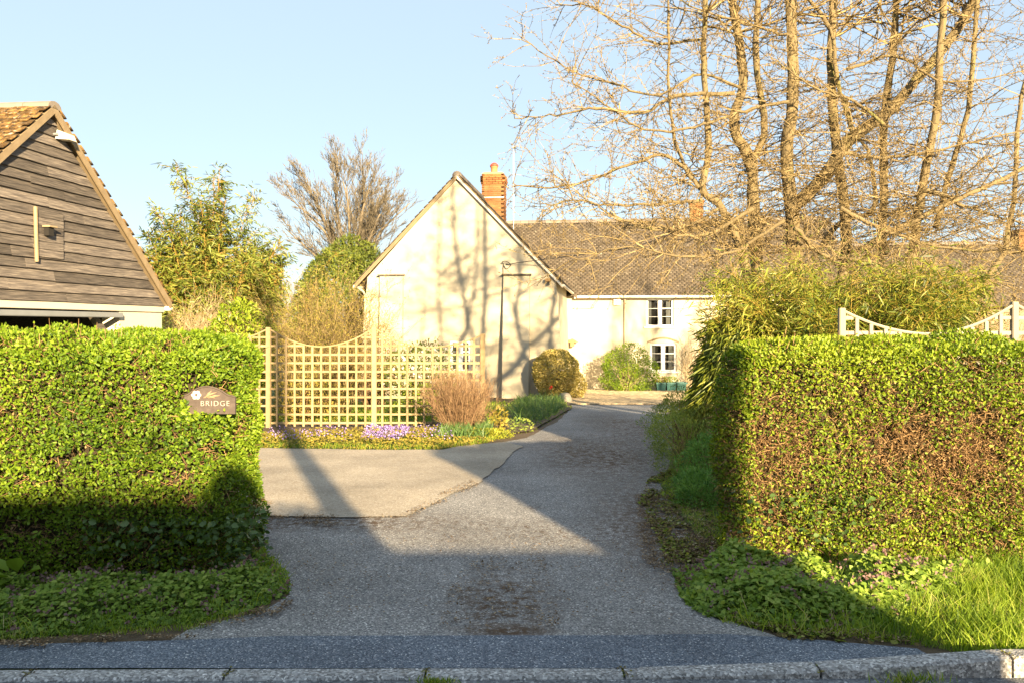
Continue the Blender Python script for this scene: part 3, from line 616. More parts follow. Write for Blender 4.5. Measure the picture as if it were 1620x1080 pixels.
# ------------------------------------------------------------------ hedges
def rbox(n, lo, hi, r, faces='fblrt'):
    lo, hi = np.array(lo, float), np.array(hi, float); s = hi - lo
    areas = {'f': s[0] * s[2], 'b': s[0] * s[2], 'l': s[1] * s[2], 'r': s[1] * s[2], 't': s[0] * s[1]}
    P = []
    tot = sum(areas[f] for f in faces)
    for f in faces:
        k = int(n * areas[f] / tot); q = lo + rng.random((k, 3)) * s
        if f == 'f': q[:, 1] = lo[1]
        if f == 'b': q[:, 1] = hi[1]
        if f == 'l': q[:, 0] = lo[0]
        if f == 'r': q[:, 0] = hi[0]
        if f == 't': q[:, 2] = hi[2]
        P.append(q)
    P = np.vstack(P); li, hii = lo + r, hi - r; li[2] = lo[2]
    c = np.clip(P, li, hii); N = unit(P - c); return c + N * r, N
def hedge(name, label, lo, hi, n, leafmat_, L, twigs, brown, seed, keep=None):
    root = thing(name, label, 'hedge', ((lo[0] + hi[0]) / 2, (lo[1] + hi[1]) / 2, float(g((lo[1] + hi[1]) / 2))))
    P, N = rbox(n, lo, hi, .2)
    bumpy = (vnoise(P, 1.3, seed) - .5) * .13 + (vnoise(P, 4.5, seed + 1) - .5) * .11
    dep = -rng.exponential(.045, len(P)) + .02
    Q = P + N * (bumpy + dep)[:, None]
    gap = vnoise(P, 6, seed + 2) * .6 + vnoise(P, 13, seed + 3) * .4
    bm_ = brown(P)
    ok = rng.random(len(P)) > np.clip(bm_, 0, .93) * (.55 + .9 * gap)
    ok &= ~((gap > .66) & (dep > -.05))
    if keep is not None: ok &= keep(Q)
    Q, N2, b2 = Q[ok], N[ok], bm_[ok]; k = len(Q)
    T = unit(N2 * .55 + rdir(k) * .9 + np.array([0, 0, .35])); Nr = unit(N2 * .8 + rdir(k) * .75 + np.array([0, 0, .2]))
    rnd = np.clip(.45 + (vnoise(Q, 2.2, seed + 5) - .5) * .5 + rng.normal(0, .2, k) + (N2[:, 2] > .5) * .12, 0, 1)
    put('foliage', leaves(Q, T, Nr, L * rng.uniform(.45, 1.45, k), L * .58 * rng.uniform(.7, 1.2, k), True, .16, rnd), leafmat_, root, 'stuff', True)
    # bare twigs and dead leaves where the clipping went deep
    i = rng.choice(len(P), twigs, replace=True, p=(.12 + bm_) / (.12 + bm_).sum())
    A = P[i] + N[i] * (bumpy[i] - rng.uniform(.03, .16, twigs))[:, None]; d = unit(N[i] * .6 + rdir(twigs)) * rng.uniform(.05, .15, twigs)[:, None]
    if keep is not None: kk = keep(A + d); A, d = A[kk], d[kk]
    mid = A + d * .55 + rng.normal(0, .008, A.shape)
    put('twigs', sticks(np.vstack([A, mid]), np.vstack([mid, A + d]), .0028, .0016, 3), M['twig_brown'], root, 'stuff', True)
    kd = int(twigs * .7); i = rng.choice(len(P), kd, p=(.03 + bm_) / (.03 + bm_).sum())
    Q = P[i] + N[i] * (bumpy[i] - rng.uniform(.0, .1, kd))[:, None]
    if keep is not None: Q = Q[keep(Q)]
    kd = len(Q)
    put('dead_leaves', leaves(Q, rdir(kd), rdir(kd), .02 * rng.uniform(.6, 1.3, kd), .012, False, .3), M['dead_leaf'], root, 'stuff', True)
    # sprigs standing out of the top
    ns = 46; B = np.column_stack([rng.uniform(lo[0] + .1, hi[0] - .1, ns), rng.uniform(lo[1] + .05, hi[1] - .1, ns), np.full(ns, hi[2] - .03)])
    h = rng.uniform(.04, .13, ns); tip = B + np.column_stack([rng.normal(0, .015, ns), rng.normal(0, .015, ns), h])
    put('sprigs', sticks(B, tip, .002, .001, 3), M['twig_brown'], root, 'stuff', True)
    f = rng.random((ns, 9)); Q = (B[:, None] + (tip - B)[:, None] * f[..., None]).reshape(-1, 3); k = len(Q)
    put('sprig_leaves', leaves(Q, unit(rdir(k) + [0, 0, .6]), rdir(k), L * .85, L * .5, True, .15, .4 + .6 * rng.random(k)), leafmat_, root, 'stuff', True)
    # solid block blocking see-through, coloured dark for the shade among inner stems
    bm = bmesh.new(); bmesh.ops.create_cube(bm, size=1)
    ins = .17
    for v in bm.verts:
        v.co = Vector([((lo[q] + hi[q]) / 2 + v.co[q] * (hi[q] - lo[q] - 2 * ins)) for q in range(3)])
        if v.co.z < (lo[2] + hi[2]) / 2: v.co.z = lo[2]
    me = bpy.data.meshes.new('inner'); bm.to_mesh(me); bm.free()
    put('dark_core', me, M['core'], root, world=True)
    return root
SX0, SX1, SZ0, SZ1, SY = -2.03, -1.715, 1.055, 1.225, 5.09
def keep_sign(Q):
    inx = (Q[:, 0] > SX0 - .01) & (Q[:, 0] < SX1 + .01); front = Q[:, 1] < SY + .06
    low = Q[:, 2] < SZ0 + .018 + .02 * vnoise(Q, 30, 2) + .09 * np.clip((SX0 + .07 - Q[:, 0]) / .07, 0, 1)
    hole = ((Q[:, 0] - (SX0 + .05)) ** 2 / .03 ** 2 + (Q[:, 2] - 1.27) ** 2 / .06 ** 2) < 1
    body = inx & front & (Q[:, 2] > SZ0) & (Q[:, 2] < SZ1 + .02) & ~low
    return ~(body | (hole & (Q[:, 1] < SY + .1)))
def brown_left(P):
    return .22 * np.clip(vnoise(P, 2.6, 31) - .45, 0, 1) * 3 + .22 * (P[:, 2] < .35)
def brown_right(P):
    c = np.exp(-(((P[:, 0] - 2.95) / .5) ** 2 + ((P[:, 2] - .72) / .33) ** 2)) + .8 * np.exp(-(((P[:, 0] - 1.75) / .28) ** 2 + ((P[:, 2] - .7) / .5) ** 2)) + .6 * np.exp(-(((P[:, 0] - 2.5) / .25) ** 2 + ((P[:, 2] - .95) / .2) ** 2))
    return np.clip((.2 + .95 * c) * (vnoise(P, 2.6, 41) * .6 + vnoise(P, 6, 42) * .6) * 1.25 * (P[:, 2] < 1.35), 0, 1)
hedge('clipped_hedge', 'clipped bright green hedge holding the house name plaque', (-4.6, 5.08, 0), (-1.84, 6.15, 1.53), 150000, M['privet'], .025, 9000, brown_left, 50, keep_sign)
hedge('clipped_hedge', 'clipped golden green hedge with bare brown twiggy patches in front of the white trellis', (1.46, 5.42, 0), (5.4, 6.0, 1.5), 155000, M['privet_gold'], .0235, 21000, brown_right, 80)

hd = bpy.data.objects['clipped_hedge']
q_ = 170; Q = np.column_stack([SX0 + rng.random(q_) ** 1.6 * .33 - .03, SY - .012 - rng.random(q_) * .03, SZ0 + rng.normal(-.016, .018, q_)])
Q[:60, 0] = SX0 + rng.normal(.0, .022, 60); Q[:60, 2] = SZ0 + rng.uniform(-.02, .075, 60)
put('overhanging_leaves', leaves(Q, unit(rdir(q_) + [0, -.4, .3]), unit(rdir(q_) * .7 + [0, -1, .2]), .026 * rng.uniform(.5, 1.3, q_), .016, True, .16), M['privet'], hd, 'stuff', True)
# house name plaque in the hedge
pl = thing('house_sign', 'dark arched plaque lettered BRIDGE set into the clipped hedge', 'sign', (SX0, SY, SZ0))
out = [(0, 0), (.315, 0), (.315, .105), (.295, .112), (.27, .118), (.22, .15), (.16, .168), (.1, .165), (.05, .14), (.02, .12), (0, .115)]
put('plaque', prism([(x, 0, z) for x, z in out], (0, .02, 0)), M['slate'], pl)
rim = catmull([(x, -.002, z) for x, z in out[2:]], 3); put('rim', tube(rim, .006, 5), M['slate'], pl, smooth=True)
def text(body, size, loc, parent, m, ext=.002):
    cu_ = bpy.data.curves.new('txt', 'FONT'); cu_.body = body; cu_.size = size; cu_.extrude = ext; cu_.space_character = 1.2; cu_.offset = -.0011
    tmp = bpy.data.objects.new('tmp', cu_); C.objects.link(tmp); dg = bpy.context.evaluated_depsgraph_get(); dg.update()
    me = bpy.data.meshes.new_from_object(tmp.evaluated_get(dg)); bpy.data.objects.remove(tmp); bpy.data.curves.remove(cu_)
    o = put('lettering', me, m, parent); o.location = loc; o.rotation_euler = (math.pi / 2, 0, 0); return o
text('BRIDGE', .047, (.1, -.003, .05), pl, M['letter'])
for k in range(6):
    q = k * math.pi / 3; cx_, cz_ = .075 + .019 * math.cos(q), .118 + .019 * math.sin(q)
    put('petal', prism([(cx_ + .012 * math.cos(s), -.004, cz_ + .01 * math.sin(s)) for s in np.linspace(0, 2 * math.pi, 8, endpoint=False)], (0, .005, 0)), M['petal_pink'], pl)
for k, (a, b) in enumerate([((.12, .1), (.2, .135)), ((.14, .105), (.19, .1)), ((.13, .1), (.17, .145)), ((.15, .1), (.22, .115))]):
    put('carved_leaf', tube([(a[0], -.001, a[1]), ((a[0] + b[0]) / 2, -.004, (a[1] + b[1]) / 2 + .004), (b[0], -.001, b[1])], [.002, .006, .001], 5), M['letter_worn'], pl)

# ------------------------------------------------------------------ trellises
def trellis(name, label, pts, mat_, Y, rise, dip, base, pitch=.145, sw=.017, post=.04):
    """pts: post x positions; rise/dip: top z at posts / mid-panel"""
    root = thing(name, label, 'trellis', (pts[0], Y, base))
    for i, x in enumerate(pts):
        put('post', box(x - post, x + post, Y - post, Y + post, base - .1, rise[i] + .02, .006), mat_, root, world=True)
    for i, (x0, x1) in enumerate(zip(pts, pts[1:])):
        top = lambda x: dip[i] + ((rise[i] if x < (x0 + x1) / 2 else rise[i + 1]) - dip[i]) * abs((x - (x0 + x1) / 2) / ((x1 - x0) / 2)) ** 1.9
        nx = max(2, round((x1 - x0) / pitch))
        for k in range(1, nx):
            x = x0 + (x1 - x0) * k / nx; j = random.uniform(-.004, .004)
            put('upright_slat', box(x - sw + j, x + sw + j, Y - .026, Y - .008, base + .02, top(x) - .012, .002), mat_, root, world=True)
        z = base + .08
        while z < max(rise[i], rise[i + 1]) - .03:
            # parts of this row that lie under the curved top
            xs_ = [x for x in np.linspace(x0 + post, x1 - post, 60) if top(x) > z + .02]
            runs = []
            for x in xs_:
                if runs and x - runs[-1][1] < (x1 - x0) / 50: runs[-1][1] = x
                else: runs.append([x, x])
            for a, b in runs:
                if b - a > .05: put('cross_slat', box(a, b, Y - .0075, Y + .010, z - sw + random.uniform(-.003, .003), z + sw, .002), mat_, root, world=True)
            z += pitch
        put('curved_rail', tube([(x, Y - .01, top(x)) for x in np.linspace(x0 + post, x1 - post, 18)], .014, 6), mat_, root, world=True)
    return root
trellis('trellis_fence', 'tan wooden trellis with scooped tops in front of the cottage gable', [-5.95, -4.146, -2.348, -.5], M['trellis'], 14.0, [1.5, 1.55, 1.56, 1.44], [1.3, 1.24, 1.23], -.13)
trellis('trellis_fence', 'pale weathered trellis with scooped top showing above the golden green hedge', [3.21, 4.89, 6.6], M['trellis_white'], 8.0, [1.75, 1.81, 1.8], [1.52, 1.55], 0.0, .145, .017, .03)

# ------------------------------------------------------------------ plants
def shell(n, c, rad, lump, seed, inner=.25, low=-1.0):
    d = rdir(int(n * 2)); d = d[d[:, 2] > low][:n]; n = len(d)
    k = 1 + lump * (vnoise(d, 1.9, seed) - .5) * 2 + lump * .6 * (vnoise(d, 4.5, seed + 1) - .5) * 2
    rr = k * (1 - rng.exponential(inner * .5, n)); rr = np.clip(rr, .05, None)
    return np.asarray(c) + d * np.asarray(rad) * rr[:, None], unit(d / np.asarray(rad))
def shrub(name, label, cat, c, rad, n, L, W, mats, lump=.25, seed=1, stems=30, stem_mat='twig_brown', out=.6, up=.3, six=False, droop=0., extra=None, group=None, low=-.8, inner=.3):
    base = (c[0], c[1], float(g(c[1])))
    root = thing(name, label, cat, base, group=group)
    P, N = shell(n, c, rad, lump, seed, inner, low); k = len(P)
    ok = P[:, 2] > g(P[:, 1]) + .01; P, N = P[ok], N[ok]; k = len(P)
    T = unit(N * out + rdir(k) * .8 + np.array([0, 0, up])); Nr = unit(N + rdir(k) * .8)
    rnd = np.clip(.5 + (vnoise(P, 3.0 / max(rad), seed + 3) - .5) * .7 + rng.normal(0, .2, k), 0, 1)
    put('foliage', leaves(P, T, Nr, L * rng.uniform(.6, 1.3, k), W * rng.uniform(.7, 1.2, k), six, .2, rnd, droop), M[mats], root, 'stuff', True)
    if stems:
        A = np.column_stack([rng.normal(base[0], rad[0] * .12, stems), rng.normal(base[1], rad[1] * .12, stems), np.full(stems, base[2])])
        B, _ = shell(stems, c, np.asarray(rad) * .9, lump, seed, .3, -.1); st = min(len(A), len(B)); A, B = A[:st], B[:st]
        mid = A * .45 + B * .55 + np.array([0, 0, .12 * rad[2]])
        put('stems', sticks(np.vstack([A, mid]), np.vstack([mid, B]), np.r_[np.full(st, .012), np.full(st, .008)] * max(rad) / .8, np.r_[np.full(st, .008), np.full(st, .003)] * max(rad) / .8, 4), M[stem_mat], root, 'stuff', True)
    if extra:
        en, em, eL, eW = extra
        P, N = shell(en, c, np.asarray(rad) * 1.02, lump, seed, .08, -.2); k = len(P)
        put('flowers', leaves(P, unit(N * .3 + rdir(k)), N + rdir(k) * .4, eL, eW, True, .1), M[em], root, 'stuff', True)
    return root
class Seg:
    def __init__(s): s.a, s.b, s.r0, s.r1 = [], [], [], []
    def add(s, a, b, r0, r1): s.a.append(a); s.b.append(b); s.r0.append(r0); s.r1.append(r1)
    def mesh(s, sides=3): return sticks(np.array(s.a), np.array(s.b), np.array(s.r0), np.array(s.r1), sides)
def wander(p, d, length, r, seg, S, wob=.25, lift=0.0, tip=.25, step=.14):
    """one shoot as a chain; returns its points"""
    n = max(2, int(length / step)); pts = [np.array(p, float)]; d = unit(np.array(d, float))
    for i in range(n):
        d = unit(d + rng.normal(0, wob, 3) * .5 + np.array([0, 0, lift]) * (length / n))
        q = pts[-1] + d * length / n; f0, f1 = i / n, (i + 1) / n
        S.add(pts[-1], q, r * (1 - (1 - tip) * f0), r * (1 - (1 - tip) * f1)); pts.append(q)
    return pts, d
def twig_shrub(name, label, cat, c, rad, nst, r, mat_, leaf=None, nl=0, L=.02, W=.01, seed=1, sub=6, spread=.5, lift=.3):
    base = np.array([c[0], c[1], float(g(c[1]))]); root = thing(name, label, cat, tuple(base)); S = Seg(); tips = []
    top = c[2] + rad[2]; H = top - base[2]
    for i in range(nst):
        a = rng.uniform(0, 2 * math.pi); q = math.sqrt(rng.random()); b = base + np.array([math.cos(a) * rad[0], math.sin(a) * rad[1], 0]) * q * spread
        e = np.array([c[0] + math.cos(a) * rad[0] * q, c[1] + math.sin(a) * rad[1] * q, base[2] + H * (.55 + .45 * math.sqrt(max(0, 1 - q * q))) * rng.uniform(.75, 1.05)])
        pts, d = wander(b, e - b + [0, 0, .2], np.linalg.norm(e - b), r, 5, S, .22, 0, .3, .16)
        for k in range(sub):
            j = rng.integers(max(1, len(pts) // 4), len(pts)); pp, _ = wander(pts[j], unit(d + rdir(1)[0] * .9 + [0, 0, lift]), H * rng.uniform(.1, .28), r * .5, 3, S, .3, 0, .4, .1); tips += pp
        tips += pts[len(pts) // 2:]
    put('twigs', S.mesh(), M[mat_], root, 'stuff', True)
    if leaf:
        t_ = np.array(tips); P = t_[rng.integers(0, len(t_), nl)] + rng.normal(0, .03, (nl, 3))
        put('foliage', leaves(P, rdir(nl) + [0, 0, .4], rdir(nl), L * rng.uniform(.6, 1.3, nl), W), M[leaf], root, 'stuff', True)
    return root
def bamboo(name, label, base, spread, nc, hr, lean, leaf_per, L, W, leafm, culm, cr, arch=.35, lo=.2, jit=.2, droop=.5, fall=.25):
    b0 = np.array([base[0], base[1], float(g(base[1]))]); root = thing(name, label, 'bamboo', tuple(b0)); S = Seg(); P, T = [], []
    for i in range(nc):
        a = rng.uniform(0, 2 * math.pi); q = math.sqrt(rng.random()); off = np.array([math.cos(a) * spread[0] * q, math.sin(a) * spread[1] * q, 0])
        p = b0 + off * .8; h = rng.uniform(*hr) * (1 - fall * q * q); out_ = unit(off + rng.normal(0, .25, 3) * [1, 1, 0] + 1e-3); n = 12; d = unit(np.array([0, 0, 1.0]) + out_ * lean * rng.uniform(.3, 1) * np.array([1, 1, 0])); pts = [p]
        for k in range(n):
            d = unit(d + out_ * np.array([1, 1, 0]) * arch * (k / n) ** 2 * .5 + np.array([0, 0, -arch * .35 * (k / n) ** 3]) + rng.normal(0, .02, 3))
            p2 = p + d * h / n; S.add(p, p2, cr * (1 - .75 * k / n), cr * (1 - .75 * (k + 1) / n)); p = p2; pts.append(p)
        pts = np.array(pts)
        # side shoots carrying leaf sprays
        for k in range(leaf_per):
            f = lo + (1 - lo) * rng.random() ** .8; x = f * n; j = min(n - 1, int(x)); c = pts[j] + (pts[j + 1] - pts[j]) * (x - j)
            sd_ = unit(rng.normal(0, 1, 3) * [1, 1, .4] + [0, 0, .45]); e = c + sd_ * jit * rng.uniform(.3, 1.2)
            S.add(c, e, cr * .22, cr * .1)
            for m_ in range(5):
                P.append(c + (e - c) * rng.uniform(.3, 1.0) + rng.normal(0, .03, 3)); T.append(unit(sd_ * .8 + rng.normal(0, .55, 3) + [0, 0, -droop]))
    P, T = np.array(P), np.array(T); k = len(P)
    put('culms', S.mesh(4), M[culm], root, 'stuff', True)
    rnd = np.clip(.45 + (vnoise(P, 1.2, 7) - .5) * .6 + rng.normal(0, .22, k), 0, 1)
    put('foliage', leaves(P, T, unit(rdir(k) + [0, -.3, .8]), L * rng.uniform(.6, 1.25, k), W * rng.uniform(.7, 1.2, k), True, .12, rnd, .12), M[leafm], root, 'stuff', True)
    return root
def bare_tree(name, label, base, H, spread, r0, levels=5, fork=(3, 4), mat_='twig_grey', bark='bark_grey', tilt=.5, first=.28, group=None, nl=7, lenf=.78):
    b0 = np.array([base[0], base[1], float(g(base[1]))]); root = thing(name, label, 'tree', tuple(b0), group=group); S = Seg()
    trunk = [b0 + [0, 0, -.1], b0 + [.03, 0, H * first * .5], b0 + [0, .02, H * first]]
    put('trunk', tube(catmull(trunk, 4), np.linspace(r0 * 1.25, r0 * .9, 9), 9), M[bark], root, world=True, smooth=True)
    def grow(p, d, ln, r, lv):
        thick = lv >= levels - 1
        n = 5; pts = [p]
        for i in range(n):
            d = unit(d + rng.normal(0, .08, 3) + np.array([0, 0, .035])); q = pts[-1] + d * ln / n
            if not thick: S.add(pts[-1], q, r * (1 - .1 * i), r * (1 - .1 * (i + 1)))
            pts.append(q)
        if thick: put('limb', tube(np.array(pts), np.linspace(r, r * .5, n + 1), 7), M[bark], root, world=True, smooth=True)
        if lv == 0: return
        for k in range(rng.integers(*fork) + (1 if lv < 3 else 0)):
            j = rng.integers(2, n + 1) if k else n
            nd = unit(d + unit(rng.normal(0, 1, 3) * [1, .8, .6]) * spread + np.array([0, 0, .03]))
            grow(pts[j], nd, ln * rng.uniform(.5, lenf), max(.009, r * (.62 if k == 0 else .5)), lv - 1)
    for k in range(nl):
        a = 2 * math.pi * (k + rng.random() * .6) / nl; q = tilt * rng.uniform(.35, 1.0)
        grow(b0 + [0, 0, H * first * rng.uniform(.75, 1)], unit([math.cos(a) * q, math.sin(a) * q * .7, 1]), H * .3 * rng.uniform(.85, 1.2), r0 * .5, levels)
    put('twigs', S.mesh(), M[mat_], root, 'stuff', True)
    return root

def fan_tree(name, label, base, fork_z, cc, cr, r0, nl=16, shoots=12):
    b0 = np.array([base[0], base[1], float(g(base[1]))]); root = thing(name, label, 'tree', tuple(b0)); S = Seg(); fk = np.array([base[0], base[1], fork_z])
    put('trunk', tube([b0 - [0, 0, .1], (b0 + fk) / 2, fk + [0, 0, .1]], [r0 * 1.2, r0, r0 * .9], 9), M['bark_grey'], root, world=True, smooth=True)
    def shoot(p, d, ln, r, lv):
        n = 3; pts = [p]; 
        for i in range(n):
            out_ = unit(pts[-1] - fk + [0, 0, .5]); d = unit(d * .8 + out_ * .22 + rng.normal(0, .12, 3)); q = pts[-1] + d * ln / n
            S.add(pts[-1], q, max(.008, r * (1 - .2 * i)), max(.007, r * (.8 - .2 * i))); pts.append(q)
        if lv == 0: return
        for k in range((4, 4, 3)[3 - lv]):
            j = rng.integers(1, n + 1); shoot(pts[j], unit(d + rdir(1)[0] * .75), ln * rng.uniform(.42, .7), r * .55, lv - 1)
    for k in range(nl):
        a = 2 * math.pi * (k * .618 + rng.random() * .1); q = math.sqrt((k + .5) / nl) * .97
        e = np.array(cc) + np.array([math.cos(a) * q * cr[0], math.sin(a) * q * cr[1], math.sqrt(1 - q * q) * cr[2] - q * q * .25 * cr[2]]) * .86
        mid = fk * .45 + e * .55 + [0, 0, .12 * np.linalg.norm(e - fk)]; mid = mid + rng.normal(0, .12, 3)
        c = catmull([fk, fk * .78 + mid * .22 + [0, 0, .15], mid, e], 5); rad = np.linspace(r0 * .42, .022, len(c))
        put('limb', tube(c, rad, 7), M['bark_grey'], root, world=True, smooth=True)
        for m_ in range(shoots):
            j = rng.integers(4, len(c)); f = j / len(c); d = unit(c[min(j + 1, len(c) - 1)] - c[j - 1])
            shoot(c[j], unit(d + rdir(1)[0] * .7), 1.5 * (1.15 - f * .6), .03 * (1.2 - .6 * f), 3)
    put('twigs', S.mesh(), M['twig_grey'], root, 'stuff', True)
# the big many-stemmed tree behind the golden hedge
TY = 11.6
tree = thing('multi_stemmed_tree', 'big leafless golden barked tree of many upright stems behind the trellis hedge', 'tree', (4.1, TY, float(g(TY))))
stems = [ # (pixel polyline, depth, base thickness px, top thickness px)
    ([(1175, 400), (1161, 366), (1136, 321), (1111, 301), (1121, 237), (1114, 99), (1116, 0), (1120, -120)], 11.3, 17, 7),
    ([(1111, 301), (1097, 282), (1072, 237), (1060, 163), (1057, 60), (1059, -40)], 11.3, 8, 4),
    ([(1196, 400), (1193, 340), (1186, 257), (1161, 198), (1176, 123), (1158, 0), (1150, -140)], 11.7, 24, 12),
    ([(1189, 270), (1196, 245), (1210, 198), (1195, 99), (1200, 0), (1206, -120)], 11.7, 14, 9),
    ([(1258, 400), (1252, 336), (1245, 237), (1255, 148), (1250, 0), (1246, -160)], 11.5, 27, 15),
    ([(1250, 330), (1304, 281), (1343, 222), (1403, 178), (1462, 114), (1526, 30), (1570, -60)], 11.9, 26, 15),
    ([(1340, 400), (1334, 316), (1319, 198), (1314, 99), (1319, 0), (1318, -150)], 12.0, 20, 11),
    ([(1350, 212), (1338, 170), (1324, 128), (1314, 49), (1274, -10), (1250, -60)], 11.8, 10, 6),
    ([(1395, 400), (1398, 286), (1398, 198), (1413, 74), (1418, 0), (1424, -130)], 12.3, 16, 9),
    ([(1446, 400), (1452, 346), (1462, 277), (1482, 173), (1492, 0), (1496, -120)], 11.4, 18, 10),
    ([(1480, 360), (1502, 277), (1531, 173), (1546, 0), (1552, -100)], 11.8, 11, 6),
    ([(1370, 392), (1400, 372), (1462, 341), (1536, 306), (1600, 277), (1660, 240)], 10.9, 13, 6),
    ([(1300, 390), (1330, 352), (1382, 330), (1376, 250), (1362, 222)], 12.2, 12, 5),
    ([(1590, 400), (1605, 300), (1612, 180), (1640, 40), (1650, -80)], 12.4, 10, 5),
]
SP, TW = [], Seg()
for pl_, Y, w0, w1 in stems:
    p3 = np.array([at(x, y, Y + .12 * math.sin(i * 1.7)) for i, (x, y) in enumerate(pl_)]); c = catmull(p3, 5)
    if pl_[-1][1] < -80:
        u_ = unit(c[-1] - c[-6]); c = np.vstack([c, [c[-1] + (u_ * .4 + [0, 0, .6]) * k for k in (.6, 1.2, 1.9, 2.6)]])
    c = c + rng.normal(0, .006, c.shape); rad = np.linspace(w0, w1, len(c)) * .43 / (F / Y) * (1 + .12 * np.sin(np.arange(len(c)) * 1.3) * rng.random(len(c)))
    put('stem', tube(c, rad, 9), M['bark_gold'], tree, world=True, smooth=True); SP.append((c, rad))
base_ = np.array([4.05, TY, -.2])
for i in (0, 2, 4, 6, 8, 9, 13):
    c = SP[i][0][0]; b = base_ + np.array([(c[0] - 4.05) * .3, (c[1] - TY) * .5, 0])
    put('trunk', tube(catmull([b, b * .5 + c * .5 + [0, 0, -.1], c], 4), np.linspace(SP[i][1][0] * 1.4, SP[i][1][0], 9), 9), M['bark_gold'], tree, world=True, smooth=True)
limbs = [([(1106, 296), (1057, 247), (993, 262), (919, 291), (860, 297), (812, 292)], 11.0, 7), ([(1161, 148), (1067, 153), (1017, 178), (943, 173), (880, 182), (815, 190)], 11.1, 7),
         ([(1176, 140), (1110, 118), (1040, 150), (960, 130), (900, 110), (826, 62)], 11.3, 5), ([(1111, 318), (1040, 322), (968, 325), (905, 318), (860, 332)], 10.7, 6),
         ([(1136, 330), (1080, 362), (1010, 355), (950, 330), (915, 306)], 10.5, 6), ([(1250, 160), (1180, 175), (1100, 200), (1020, 205), (950, 160), (905, 130)], 11.0, 6),
         ([(1190, 330), (1120, 372), (1050, 366), (985, 352)], 10.3, 7), ([(1240, 350), (1160, 398), (1080, 405), (990, 392), (900, 415)], 9.9, 6),
         ([(1116, 60), (1040, 70), (985, 40), (930, 10), (880, 8)], 11.5, 5), ([(1319, 240), (1400, 250), (1500, 235), (1640, 200)], 11.2, 7),
         ([(1340, 110), (1420, 90), (1500, 130), (1640, 110)], 11.4, 6), ([(1462, 300), (1540, 330), (1640, 360)], 10.8, 8),
         ([(1330, 330), (1420, 372), (1520, 395), (1640, 400)], 10.4, 7), ([(1260, 360), (1300, 402), (1380, 415), (1470, 425), (1600, 450)], 10.0, 7),
         ([(1255, 60), (1190, 40), (1120, 20), (1040, -20)], 11.2, 5), ([(1400, 200), (1350, 160), (1290, 140), (1230, 100)], 11.0, 6)]
LP = []
for pl_, Y, w0 in limbs:
    c = catmull(np.array([at(x, y, Y + .15 * math.sin(i * 2.1)) for i, (x, y) in enumerate(pl_)]), 6); c = c + rng.normal(0, .01, c.shape)
    rad = np.linspace(w0, 1.6, len(c)) / 2 / (F / Y); put('branch', tube(c, rad, 6), M['bark_gold'], tree, world=True, smooth=True); LP.append((c, rad))
def spurs(pts, n):
    pts = np.array(pts)
    for _ in range(n):
        j = rng.integers(0, len(pts) - 1); c = pts[j] + (pts[j + 1] - pts[j]) * rng.random(); d = rdir(1)[0] + [0, 0, .3]
        TW.add(c, c + unit(d) * rng.uniform(.012, .035), .0045, .004)
def lateral(p, d, ln, r, lift, nsub):
    pts, dd = wander(p, d, ln, r, 0, TW, .24, lift, .25, .11); spurs(pts, int(ln * 14))
    for k in range(nsub):
        j = rng.integers(1, len(pts)); q, _ = wander(pts[j], unit(dd + rdir(1)[0] * 1.0 + [0, 0, .15]), ln * rng.uniform(.15, .5), r * .5, 0, TW, .3, 0, .5, .1); spurs(q, 4)
for (c, rad) in SP:
    ln = np.linalg.norm(np.diff(c, axis=0), axis=1).sum(); zc = c[:, 2]
    for k in range(int(ln * 9)):
        j = rng.integers(0, len(c)); a = rng.uniform(0, 2 * math.pi)
        lateral(c[j], (math.cos(a), math.sin(a) * .8, rng.uniform(-.15, .55)), rng.uniform(.4, 1.6), .0085 * rng.uniform(.6, 1.4), rng.uniform(-.25, .2), 6)
for (c, rad) in LP:
    for k in range(36):
        j = rng.integers(2, len(c)); d = unit(c[min(j + 1, len(c) - 1)] - c[j - 1])
        lateral(c[j], unit(d * .7 + rdir(1)[0] * .9), rng.uniform(.25, 1.0), .0065, rng.uniform(-.3, .3), 5)
for k in range(200):     # low drooping tangle over the bamboo
    i = rng.integers(0, len(SP)); c = SP[i][0]; p = c[rng.integers(0, 6)] + [0, 0, rng.uniform(-.1, .5)]; a = rng.uniform(math.pi * .95, math.pi * 2.05)
    lateral(p, (math.cos(a) * 1.1, math.sin(a) * .8, rng.uniform(-.1, .3)), rng.uniform(1.0, 2.3), .008, rng.uniform(-.38, -.05), 7)
for k in range(170):     # upper crown, where the stems divide
    c = SP[(0, 2, 4, 5, 6, 8, 9)[k % 7]][0]; hi_ = np.nonzero(c[:, 2] > 5.6)[0]
    if len(hi_) == 0: continue
    a = rng.uniform(0, 2 * math.pi); lateral(c[rng.choice(hi_)], (math.cos(a), math.sin(a) * .8, rng.uniform(.1, .9)), rng.uniform(.9, 2.2), rng.uniform(.012, .024), .1, 7)
put('twigs', TW.mesh(3), M['twig_gold'], tree, 'stuff', True)
fan_tree('bare_tree', 'leafless tree added out of view to dapple the wing wall with shade', (11.6, 11.9), 2.6, (11.6, 11.9, 4.6), (2.4, 2.2, 3.0), .18, 8, 3)  # unseen tree, added to throw dappled shade on the wing wall

